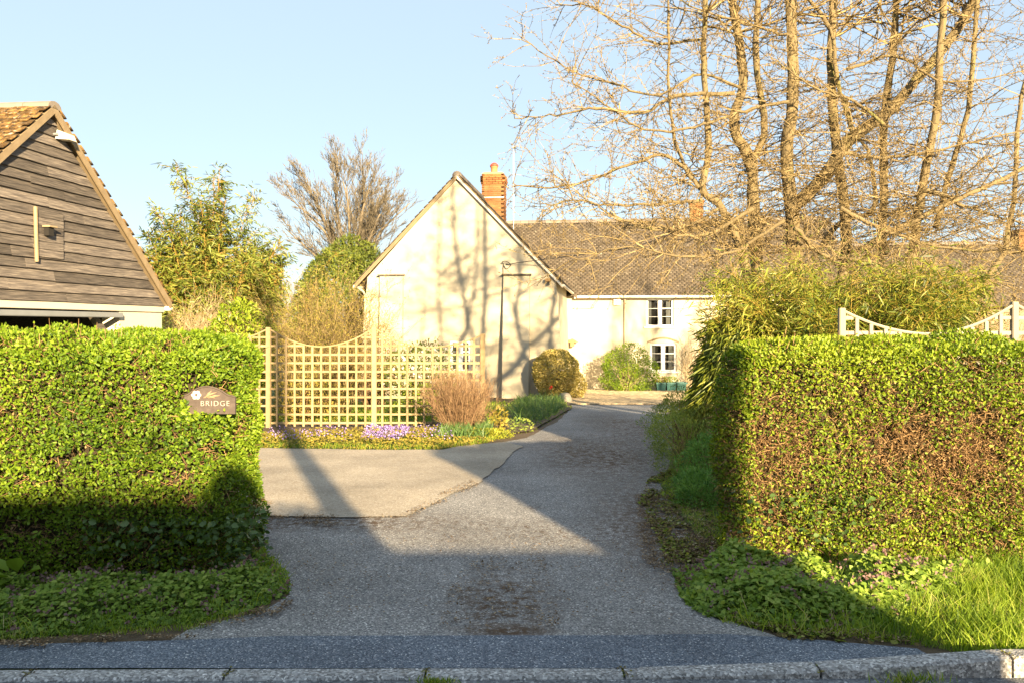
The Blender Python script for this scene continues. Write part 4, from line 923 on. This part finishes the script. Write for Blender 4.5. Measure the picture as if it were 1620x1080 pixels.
# bamboo by the drive, beneath the tree
bamboo('bamboo_clump', 'dense leafy bamboo clump with drooping leaves beside the driveway', (3.78, 9.5), (1.35, .9), 200, (1.9, 2.8), .1, 58, .12, .013, 'bamboo_leaf', 'culm', .007, .45, .1, .3, .5)
twig_shrub('twiggy_shrub', 'golden twigs rising through the bamboo under the big bare tree', 'shrub', (4.0, 9.9, 1.4), (1.7, .7, 1.35), 150, .006, 'twig_gold', 'bamboo_gold', 5000, .07, .011, sub=10)
bamboo('bamboo_clump', 'golden stemmed tall bamboo standing beyond the barn', (-8.0, 22), (1.6, .9), 60, (4.3, 6.5), .06, 165, .18, .034, 'bamboo_gold', 'culm_orange', .022, .24, .2, .42, .35, fall=.5)
bamboo('bamboo_clump', 'sparse young bamboo between the tall bamboo and the bare tree', (-6.1, 22.5), (.5, .4), 8, (3.4, 5.0), .2, 90, .18, .036, 'bamboo_gold', 'culm_orange', .014, .4, .3, .4, .3)
shrub('bamboo_clump', 'dark drooping bamboo sprays hanging over the drive edge', 'bamboo', (2.62, 9.3, .72), (.56, .6, 1.0), 17000, .16, .018, 'bamboo_leaf', .25, 77, 40, 'culm', up=-1.0, out=.5, six=True, droop=.15, low=-1)
# trees and shrubs beyond
fan_tree('bare_tree', 'leafless rounded tree rising behind the dark conifer', (-7.4, 38), 3.2, (-7.5, 38, 5.5), (4.3, 2.7, 4.1), .27, 14)
bare_tree('bare_tree', 'faint leafless thicket tree between the golden bamboo and conifer', (-10.3, 40), 6.0, .7, .1, 4, (2, 4), 'twig_pale', tilt=.8, nl=8, first=.15)
bare_tree('bare_tree', 'pale leafless thicket just beyond the barn roof edge', (-17.5, 42), 5.6, .7, .1, 4, (2, 4), 'twig_pale', tilt=.8, nl=8, first=.15)
bare_tree('bare_tree', 'low leafless thicket in front of the leafless rounded tree', (-8.5, 33), 4.6, .7, .09, 4, (2, 4), 'twig_pale', tilt=.9, nl=8, first=.12)
shrub('conifer_bush', 'broad dark green conifer bush against the gable roof edge', 'conifer', (-6.05, 30.5, 1.7), (1.95, 1.4, 2.95), 30000, .16, .05, 'conifer', .16, 5, 30, up=.1, inner=.18)
shrub('laurel_bush', 'glossy yellow green laurel bush left of the scooped trellis', 'bush', (-5.85, 17.6, .9), (.75, .7, 1.15), 5200, .1, .045, 'laurel', .2, 9, 30, 'twig_brown', six=True)
twig_shrub('twiggy_shrub', 'tall golden twiggy shrub in young leaf behind the tan trellis', 'shrub', (-4.05, 17.2, 1.2), (1.35, .9, 1.6), 190, .008, 'twig_gold', 'olive_leaf', 16000, .035, .016, sub=9)
twig_shrub('twiggy_shrub', 'pale buff twiggy shrub beside the barn corner', 'shrub', (-6.95, 18.4, 1.0), (1.25, .8, 1.3), 240, .007, 'twig_pale', 'dead_leaf', 2500, .03, .015, sub=9)
twig_shrub('twiggy_shrub', 'rounded reddish brown twiggy shrub in front of the trellis end', 'shrub', (-.82, 13.15, .32), (.62, .55, .52), 420, .0042, 'twig_red', 'dead_leaf', 5200, .014, .007, sub=8, spread=.35, lift=.5)
twig_shrub('twiggy_shrub', 'golden twiggy thicket behind the white trellis beyond the bamboo', 'shrub', (6.9, 13.2, 1.2), (1.7, .8, 1.35), 200, .007, 'twig_gold', 'olive_leaf', 9000, .035, .016, sub=9)
twig_shrub('twiggy_shrub', 'red brown bare shrub behind the middle trellis post', 'shrub', (-3.1, 18.5, .5), (.45, .4, .9), 90, .01, 'twig_red', 'dead_leaf', 2500, .05, .025, sub=6)
shrub('camellia', 'dark leafed shrub dotted with white flowers behind the trellis', 'shrub', (-2.1, 18, .45), (.85, .7, .75), 3000, .08, .035, 'conifer', .35, 14, 26, extra=(170, 'white_flower', .07, .06))
shrub('low_shrub', 'low yellow green shrub at the foot of the trellis behind the reddish brown shrub', 'shrub', (-1.5, 16.2, .05), (.8, .5, .45), 2600, .06, .025, 'laurel', .35, 15, 16)
shrub('low_shrub', 'low olive shrub behind the tallest trellis post', 'shrub', (-3.9, 15.3, .1), (.9, .5, .5), 3000, .05, .022, 'olive_leaf', .4, 16, 24)
shrub('rounded_bush', 'clipped variegated ball of a bush before the cottage corner', 'bush', (1.27, 23.6, .22), (.66, .62, .72), 10500, .065, .036, 'variegated', .07, 21, 26, inner=.14, low=-.9)
shrub('rounded_bush', 'small variegated bush tucked behind the clipped ball bush', 'bush', (1.78, 24.3, -.18), (.42, .4, .45), 3600, .06, .034, 'variegated', .2, 22, 14)
shrub('wall_shrub', 'wide leafy shrub trained against the cottage wing wall', 'shrub', (4.15, 29.5, -.05), (1.08, .5, .85), 8500, .075, .03, 'privet', .32, 23, 40, 'twig_pale', low=-1)
twig_shrub('climber', 'bare climber trained on the wing wall beside the lower window', 'plant', (6.6, 30.05, .4), (.5, .18, .95), 60, .008, 'twig_pale', None, 0, sub=7)
shrub('feathery_plant', 'blue green feathery mound at the drive edge', 'plant', (1.72, 7.35, .12), (.28, .3, .2), 4200, .035, .012, 'parsley', .3, 31, 10, up=.5)
shrub('feathery_plant', 'taller feathery green mound against the hedge end', 'plant', (1.95, 7.9, .25), (.34, .32, .34), 5500, .035, .012, 'parsley', .3, 32, 10, up=.5)
shrub('heath_shrub', 'olive green heath shrub spilling onto the driveway', 'shrub', (1.98, 9.0, .28), (.48, .75, .42), 11000, .03, .008, 'heather', .3, 33, 40, up=.6)
shrub('heath_shrub', 'mid green heath shrub under the drooping bamboo', 'shrub', (2.3, 10.8, .3), (.55, .9, .5), 9000, .035, .01, 'heather', .3, 34, 30, up=.6)
shrub('spurge_plant', 'acid yellow flowering plant at the far drive edge', 'plant', (3.35, 15.7, -.02), (.34, .3, .18), 1600, .04, .022, 'yellow_green', .3, 35, 8)
shrub('plum_shrub', 'small plum coloured shrub beside the yellow plant', 'shrub', (3.42, 14.3, .1), (.3, .4, .34), 2400, .03, .014, 'plum', .3, 36, 12, extra=(30, 'petal', .05, .04) if False else None)
shrub('leafy_plant', 'orange tinted leafy plant between the brown shrub and iris leaves', 'plant', (-.22, 13.5, .05), (.14, .14, .2), 260, .06, .035, 'olive_leaf', .3, 37, 6)
shrub('low_shrub', 'bright yellow low mound at the bed corner by the drive', 'shrub', (-.3, 12.4, -.04), (.3, .16, .1), 1400, .03, .014, 'yellow_green', .3, 38, 0)

def blades(xy, n, h, wd, matn, name, label_root=None, lean=.35, cover=None):
    P = scatter(xy, n)
    if cover is not None: P = P[cover(P)]
    n = len(P); base = np.column_stack([P, g(P[:, 1]) + .005]); d = unit(np.column_stack([rng.normal(0, lean, (n, 2)), np.ones(n)])); H = h * rng.uniform(.45, 1.3, n)[:, None]
    side = unit(np.cross(d, rdir(n))); wv = wd * rng.uniform(.6, 1.2, n)[:, None]; bend = unit(np.column_stack([rng.normal(0, 1, (n, 2)), np.zeros(n)])) * H * .35
    mid = base + d * H * .55 + bend * .25; tip = base + d * H * .95 + bend
    V = np.stack([base - side * wv / 2, base + side * wv / 2, mid + side * wv * .42, mid - side * wv * .42, tip], 1).reshape(-1, 3)
    b = np.arange(n)[:, None] * 5; T3 = np.concatenate([b + [[0, 1, 2]], b + [[0, 2, 3]], b + [[3, 2, 4]]], 1).reshape(-1, 3)
    rnd = np.clip(.45 + (vnoise(base, 4, 3) - .5) * .6 + rng.normal(0, .2, n), 0, 1)
    o = put(name, np_mesh('blades', V, T3, 3, np.repeat(rnd, 5)), M[matn], label_root, 'stuff', label_root is not None)
    return o
def cover(xy, n, hf, L, matn, name, seed, flat=.7):
    P = scatter(xy, n); H = hf(P); n = len(P); z = g(P[:, 1]) + H * np.sqrt(rng.random(n)); Q = np.column_stack([P, z])
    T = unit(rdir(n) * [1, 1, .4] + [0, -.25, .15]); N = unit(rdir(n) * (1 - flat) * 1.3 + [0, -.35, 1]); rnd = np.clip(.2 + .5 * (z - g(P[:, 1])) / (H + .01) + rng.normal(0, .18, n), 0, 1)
    return put(name, leaves(Q, T, N, L * rng.uniform(.5, 1.3, n), L * .8 * rng.uniform(.6, 1.1, n), True, .1, rnd, .15), M[matn], None, 'stuff')
def edge_h(hmax, seed, xy):
    xy = np.array(xy)
    def f(P):
        d = np.full(len(P), 9.0)
        for i in range(len(xy)):
            a, b = xy[i], xy[(i + 1) % len(xy)]; t_ = np.clip(((P - a) @ (b - a)) / ((b - a) @ (b - a) + 1e-9), 0, 1); d = np.minimum(d, np.linalg.norm(P - (a + t_[:, None] * (b - a)), axis=1))
        Q = np.column_stack([P, np.zeros(len(P))]); return hmax * np.clip(d / .25, .12, 1) * (.35 + .9 * vnoise(Q, 5, seed))
    return f
# weeds under the plaque hedge
lv = px_poly([(0, 1012), (150, 1000), (300, 987), (400, 966), (458, 940), (455, 912), (418, 872), (412, 862)]) + [(-1.8, 6.1), (-1.9, 5.15), (-4.4, 5.2), (-4.4, 4.3)]
cover(lv, 14000, edge_h(.13, 3, lv), .034, 'nettle', 'ground_cover_leaves', 3)
nb_ = scatter(lv, 260); hh = edge_h(.14, 3, lv)(nb_); Q = np.repeat(np.column_stack([nb_, g(nb_[:, 1]) + hh * .9 + .02]), 6, 0) + rng.normal(0, .012, (1560, 3))
put('nettle_flowers', leaves(Q, unit(rdir(1560) + [0, 0, .2]), rdir(1560) + [0, 0, .6], .02, .016, True), M['nettle_bud'], None, 'stuff')
blades(lv, 3500, .09, .005, 'grass', 'grass')
lvf = [(-4.4, 4.05), (-2.55, 4.16), gp(300, 1000), gp(430, 965), gp(300, 975), gp(0, 990), (-4.4, 4.4)]
blades(lvf, 5000, .035, .004, 'grass', 'grass')
ivy = [(-2.6, 4.95), (-1.62, 4.95), (-1.6, 5.5), (-2.0, 5.3), (-2.6, 5.15)]
cover(ivy, 1000, lambda P: np.full(len(P), .42), .045, 'ivy', 'ivy_leaves', 8, .2)
# weeds and grass under the golden hedge
rv = px_poly([(1068, 905), (1082, 950), (1118, 976), (1200, 990), (1330, 1000), (1450, 985), (1560, 935)]) + [(3.5, 5.35), (1.8, 5.35), (1.45, 5.6)]
cover(rv, 23000, edge_h(.2, 13, rv), .04, 'nettle', 'ground_cover_leaves', 13)
nb_ = scatter(rv, 160); hh = edge_h(.24, 13, rv)(nb_); Q = np.repeat(np.column_stack([nb_, g(nb_[:, 1]) + hh * .9 + .02]), 6, 0) + rng.normal(0, .012, (960, 3))
put('nettle_flowers', leaves(Q, unit(rdir(960) + [0, 0, .2]), rdir(960) + [0, 0, .6], .02, .016, True), M['nettle_bud'], None, 'stuff')
gv = px_poly([(1150, 992), (1240, 1006), (1360, 1014), (1450, 1020)]) + [(2.3, 3.92), (4.4, 3.9), (4.4, 5.5), (2.0, 5.4), (1.45, 4.75)]
gvi = np.array([[0, 0]])
blades(gv, 30000, .15, .0055, 'grass', 'grass', lean=.4, cover=lambda P: rng.random(len(P)) < np.clip(.18 + (P[:, 0] - 1.9) * .5, .15, .9) * (.4 + 1.0 * vnoise(np.column_stack([P, np.zeros(len(P))]), 4, 77)))
gv2 = px_poly([(1140, 985), (1240, 1003), (1360, 1012), (1450, 1022)]) + [(2.3, 3.91), (4.4, 3.89), (4.4, 4.3), (2.0, 4.4), (1.3, 4.6)]
blades(gv2, 12000, .05, .004, 'grass', 'grass', lean=.6)
mossr = px_poly([(1060, 900), (1035, 840), (1012, 800), (1025, 760), (1060, 745), (1120, 800), (1150, 860), (1150, 950), (1240, 1012), (1450, 1026), (1420, 1012), (1250, 1000), (1120, 970), (1075, 935)])
for k, n_ in ((0, 9000), (1, 3000)):
    P_ = scatter(mossr, n_); Z_ = np.column_stack([P_, np.zeros(n_)]); nz = .5 * vnoise(Z_, 3.5, 61) + .35 * vnoise(Z_, 11, 62)
    P_ = P_[nz + rng.normal(0, .07, n_) > .40 + .03 * k]; n_ = len(P_); Q = np.column_stack([P_, g(P_[:, 1]) + .014 + rng.random(n_) * .01])
    put('moss', leaves(Q, rdir(n_) * [1, 1, .2], rdir(n_) * .5 + [0, 0, 1], .034 * rng.uniform(.35, 1.3, n_), .026 * rng.uniform(.5, 1.2, n_), True, .12), M['moss_cushion'] if k == 0 else M['grass'], None, 'stuff', True)
bank = px_poly([(1062, 795), (1045, 770), (1060, 742), (1150, 760), (1150, 870), (1105, 850)])
mtu = px_poly([(1050, 905), (1030, 850), (1020, 800), (1060, 770), (1120, 850), (1100, 960), (1075, 940)])
blades(mtu, 2600, .035, .004, 'grass', 'grass', lean=.7, cover=lambda P: vnoise(np.column_stack([P, np.zeros(len(P))]), 6, 9) > .55)
blades(bank, 5000, .05, .004, 'grass', 'grass', lean=.6)
put('lawn', sheet(bank, .016, .05, 26), M['lawn'], kind='structure')
iv2 = [(1.5, 5.35), (2.4, 5.32), (2.3, 5.5), (1.45, 5.9)]
cover(iv2, 500, lambda P: np.full(len(P), .5), .04, 'ivy', 'ivy_leaves', 18, .2)
# flower bed by the trellis
bed = px_poly([(415, 708), (560, 711), (690, 712), (760, 704), (800, 690), (760, 676), (600, 684), (415, 690)]) + [(-6.4, 13.8), (-6.4, 11.4)]
cover(bed, 13000, edge_h(.14, 23, bed), .04, 'olive_leaf', 'ground_cover_leaves', 23)
blades(bed, 12000, .07, .006, 'grass', 'grass')
for nm, pts, k in (('purple_flowers', [(570, 705), (640, 706), (650, 688), (580, 686)], 900), ('purple_flowers', [(640, 704), (720, 702), (700, 684), (640, 690)], 200), ('purple_flowers', [(420, 706), (560, 706), (550, 690), (420, 692)], 220)):
    pp = px_poly(pts); P_ = scatter(pp, k); Q = np.column_stack([P_, g(P_[:, 1]) + .09 + .08 * vnoise(np.column_stack([P_, np.zeros(k)]), 6, 2) + rng.uniform(-.03, .03, k)])
    put(nm, leaves(Q, rdir(k) * [1, 1, .4], rdir(k) * .5 + [0, -.5, .8], .022, .022, True), M['purple'], None, 'stuff')
bed2 = px_poly([(800, 688), (840, 684), (872, 665), (905, 646), (895, 632), (830, 630), (795, 642), (790, 665)])
put('soil', sheet(bed2, .03, .05, 44), M['soil'], kind='structure')
irx = px_poly([(812, 672), (850, 672), (892, 648), (885, 634), (820, 636)])
blades(irx, 1100, .3, .018, 'iris', 'iris_leaves', lean=.4)
cover(bed2, 3500, edge_h(.14, 28, bed2), .05, 'heather', 'ground_cover_leaves', 28)
irx = px_poly([(690, 700), (770, 696), (780, 682), (700, 684)])
blades(irx, 1200, .22, .012, 'iris', 'iris_leaves', lean=.35)
tl_ = thing('tulip', 'small red tulip among the iris leaves before the ball bush', 'flower', (1.0, 21.2, float(g(21.2))))
put('stalk', tube([(1.0, 21.2, float(g(21.2))), (1.01, 21.18, float(g(21.2)) + .4)], .008, 5), M['iris'], tl_, world=True)
Q = np.repeat([[1.01, 21.18, float(g(21.2)) + .4]], 9, 0) + rng.normal(0, .018, (9, 3))
put('petals', leaves(Q, rdir(9) * .5 + [0, 0, 1], rdir(9), .08, .05, True), M['red_flower'], tl_, world=True)
# lawn behind the trellis
lw = [(-5.5, 14.8), (-.4, 14.6), (.2, 18), (-.2, 22), (-4.5, 22)]
put('lawn', sheet(lw, .01), M['lawn'], kind='structure')
blades(lw, 9000, .08, .012, 'grass', 'grass')
# leaf litter and moss crumbs on the drive
lit = []
for pts, k in (([(690, 1003), (890, 1003), (860, 885), (730, 885)], 1100), ([(1015, 885), (1080, 945), (1150, 880), (1110, 790), (1005, 785)], 5200), ([(1030, 740), (1060, 740), (1085, 650), (1060, 650)], 900), ([(860, 740), (1050, 740), (1050, 690), (900, 680)], 1200), ([(410, 830), (540, 835), (540, 818), (412, 818)], 700), ([(0, 1020), (300, 1000), (460, 950), (470, 965), (320, 1012), (0, 1032)], 1300), ([(420, 985), (1100, 985), (1020, 850), (480, 850)], 900), ([(1120, 985), (1440, 1026), (1440, 1015), (1150, 965)], 700), ([(560, 822), (650, 822), (760, 770), (745, 760), (640, 812)], 500)):
    pp = px_poly(pts); P_ = scatter(pp, k * 2); Z_ = np.column_stack([P_, np.zeros(len(P_))]); nz = .5 * vnoise(Z_, 5, 5) + .5 * vnoise(Z_, 17, 6); P_ = P_[nz + rng.normal(0, .12, len(P_)) > .5][:k]; lit.append(np.column_stack([P_, g(P_[:, 1]) + .022 + rng.random(len(P_)) * .004]))
lit = np.vstack(lit); k = len(lit)
put('leaf_litter', leaves(lit, rdir(k) * [1, 1, .15], rdir(k) * .35 + [0, 0, 1], .018 * rng.uniform(.4, 1.5, k), .011, False, .15), M['litter'], None, 'stuff')
# grassy tufts in the kerb gutter
for (px, py, lb) in ((1440, 1066, 'grass tuft growing in the gutter below the raised kerb'), (690, 1072, 'tiny weed in the gutter by the dropped kerb joint')):
    xx = (px - 810) / F * 3.7; r_ = thing('gutter_weed', lb, 'weed', (xx, 3.7, -.008)); q = .05 if px > 1000 else .03
    P_ = rng.normal(0, q, (120, 2)) * [1.6, .35] + [xx, 3.69]; B = np.column_stack([P_, np.full(120, -.008)])
    put('foliage', leaves(B, unit(rdir(120) * .7 + [0, 0, 1]), rdir(120), .06 * q / .05, .006, False), M['grass'], r_, 'stuff', True)
for xj in xs[1:8]:
    n_ = 22; Q = np.column_stack([xj + rng.normal(0, .012, n_), rng.uniform(3.735, 3.84, n_), .004 + rng.random(n_) * .006 + (0 if xj < .6 else .02 + .06 * max(0, min(1, (xj - 1.41) / .85)))])
    put('moss', leaves(Q, rdir(n_) * [1, 1, .1], rdir(n_) * .3 + [0, 0, 1], .014, .01, True, .1), M['moss_cushion'], None, 'stuff')
# dock plant at the hedge foot
dk = thing('dock_plant', 'broad leaved dock with big leaves at the foot of the plaque hedge', 'plant', (-2.98, 4.98, 0))
for (a, ln, el) in ((-2.0, .2, .5), (-1.3, .22, .9), (-.5, .17, .6), (-2.7, .2, .8), (-1.7, .14, .25)):
    d = np.array([[math.cos(a) * math.cos(el), math.sin(a) * math.cos(el), math.sin(el)]]); put('leaf', leaves(np.array([[-2.98, 4.98, .06]]) + d * .08, d, np.array([[0, -.3, 1.]]), ln, ln * .42, True, .15, np.array([.6]), .25), M['nettle'], dk, world=True)
# planters by the wing wall
for i, (px, lb) in enumerate(((1045, 'teal planter below the lower window holding trailing brown plant'), (1061, 'middle teal planter of the three below the wing window'), (1077, 'teal planter beside the hanging bamboo, empty'))):
    Y = 29.75; x = (px - 810) / F * Y; z = float(g(Y)) + .02; r_ = thing('planter', lb, 'planter', (x, Y, z), group='teal planters by the wall')
    o = []
    V = [(-.14, -.14, 0), (.14, -.14, 0), (.14, .14, 0), (-.14, .14, 0), (-.18, -.18, .3), (.18, -.18, .3), (.18, .18, .3), (-.18, .18, .3), (-.15, -.15, .3), (.15, -.15, .3), (.15, .15, .3), (-.15, .15, .3), (-.14, -.14, .24), (.14, -.14, .24), (.14, .14, .24), (-.14, .14, .24)]
    Fc = [(3, 2, 1, 0)] + [(a + k, a + (k + 1) % 4, a + 4 + (k + 1) % 4, a + 4 + k) for a in (0, 4, 8) for k in range(4)] + [(12, 13, 14, 15)]
    put('pot', poly(V, Fc), M['teal'], r_); put('rim', join([box(-.2, .2, -.2, -.181, .25, .31), box(-.2, .2, .181, .2, .25, .31), box(-.2, -.181, -.18, .18, .25, .31), box(.181, .2, -.18, .18, .25, .31)]), M['teal'], r_)
    if i < 2:
        shrub('potted_plant', ('brown trailing plant in the teal planter nearest the wall shrub', 'green leafy plant in the middle teal planter')[i], 'plant', (x, Y, z + .36), (.24, .2, .13), 400, .06, .03, ('olive_leaf', 'nettle')[i], .3, 60 + i, 0)
# edging stone by the ball bush
st = bmesh.new(); bmesh.ops.create_icosphere(st, subdivisions=3, radius=1)
for v in st.verts:
    k = 1 + .25 * (vnoise(np.array([v.co]), 1.7, 4)[0] - .5); v.co = Vector((v.co.x * .2 * k, v.co.y * .3 * k, v.co.z * .24 * k))
me = bpy.data.meshes.new('stone'); st.to_mesh(me); st.free()
o = put('stone', me, M['stone'], smooth=True); o.location = (1.42, 22.1, float(g(22.1)) + .03); tag(o, 'pale rounded stone at the bed corner under the ball bush', 'stone')

# ------------------------------------------------------------------ across the road behind the viewer: what casts the long shadows
KS = math.tan(R(SUN_EL)) / math.cos(R(SUN_AZ))
hb = thing('roadside_hedge', 'tall hedge on the opposite side of the road', 'hedge', (-3, -2, 0))
P, N = rbox(14000, (-7, -2.0, -.1), (1.62, -1.1, .5 + 6.57 * KS), .15); P = P + N * ((vnoise(P, 4, 3) - .5) * .1)[:, None]
put('foliage', leaves(P, unit(N * .5 + rdir(len(P))), rdir(len(P)), .06, .04, False), M['privet'], hb, 'stuff', True)
put('dark_core', box(-6.9, 1.56, -1.95, -1.15, -.1, .44 + 6.57 * KS, .06), M['core'], hb, world=True)  # solid block, dark colour standing for shaded stems
P, N = shell(900, (.63, -1.5, .5 + 6.65 * KS), (.16, .14, .22), .1, 3, .2); put('head_shadow_ball', leaves(P, rdir(len(P)), rdir(len(P)), .06, .045), M['privet'], hb, 'stuff', True)  # leafy ball added to cast the shadow of the viewer's head
put('stems', box(.55, .71, -1.56, -1.44, .4 + 6.5 * KS, .6 + 6.65 * KS), M['core'], hb, world=True)  # solid filling of the added ball, makes its head shadow opaque
tag(put('roadside_wall', box(1.65, 3.35, -1.62, -1.42, -.1, 7.3 * KS, .01), M['brick']), 'low brick wall on the opposite side of the road', 'wall')
pr = thing('gate_pier', 'tall brick gate pier on the opposite side of the road', 'gate pier', (3.73, -1.5, 0))
put('shaft', box(3.36, 3.88, -1.85, -1.1, -.1, 12.3 * KS - .15), M['brick'], pr, world=True); put('cap', box(3.33, 3.91, -1.88, -1.07, 12.3 * KS - .15, 12.3 * KS, .02), M['mortar'], pr, world=True)
put('wing_wall', box(3.881, 4.09, -1.6, -1.4, -.1, 1.66), M['brick'], pr, world=True)  # low stub added only to widen the pier's shadow on the verge
tp = thing('telegraph_pole', 'wooden telegraph pole on the opposite side of the road', 'pole', (1.68, -1.9, 0))
put('post', tube([(1.68, -1.9, -.3), (1.68, -1.9, 9)], [.15, .11], 10), M['pole'], tp, world=True); put('crossarm', box(1.1, 2.26, -1.96, -1.86, 8.4, 8.52), M['pole'], tp, world=True)
twig_shrub('roadside_shrub', 'sparse shrub on the bank across the road', 'shrub', (.1, -3.2, 2.2), (1.0, .5, 1.1), 14, .012, 'twig_grey', 'privet', 900, .07, .045, sub=4, spread=.3)
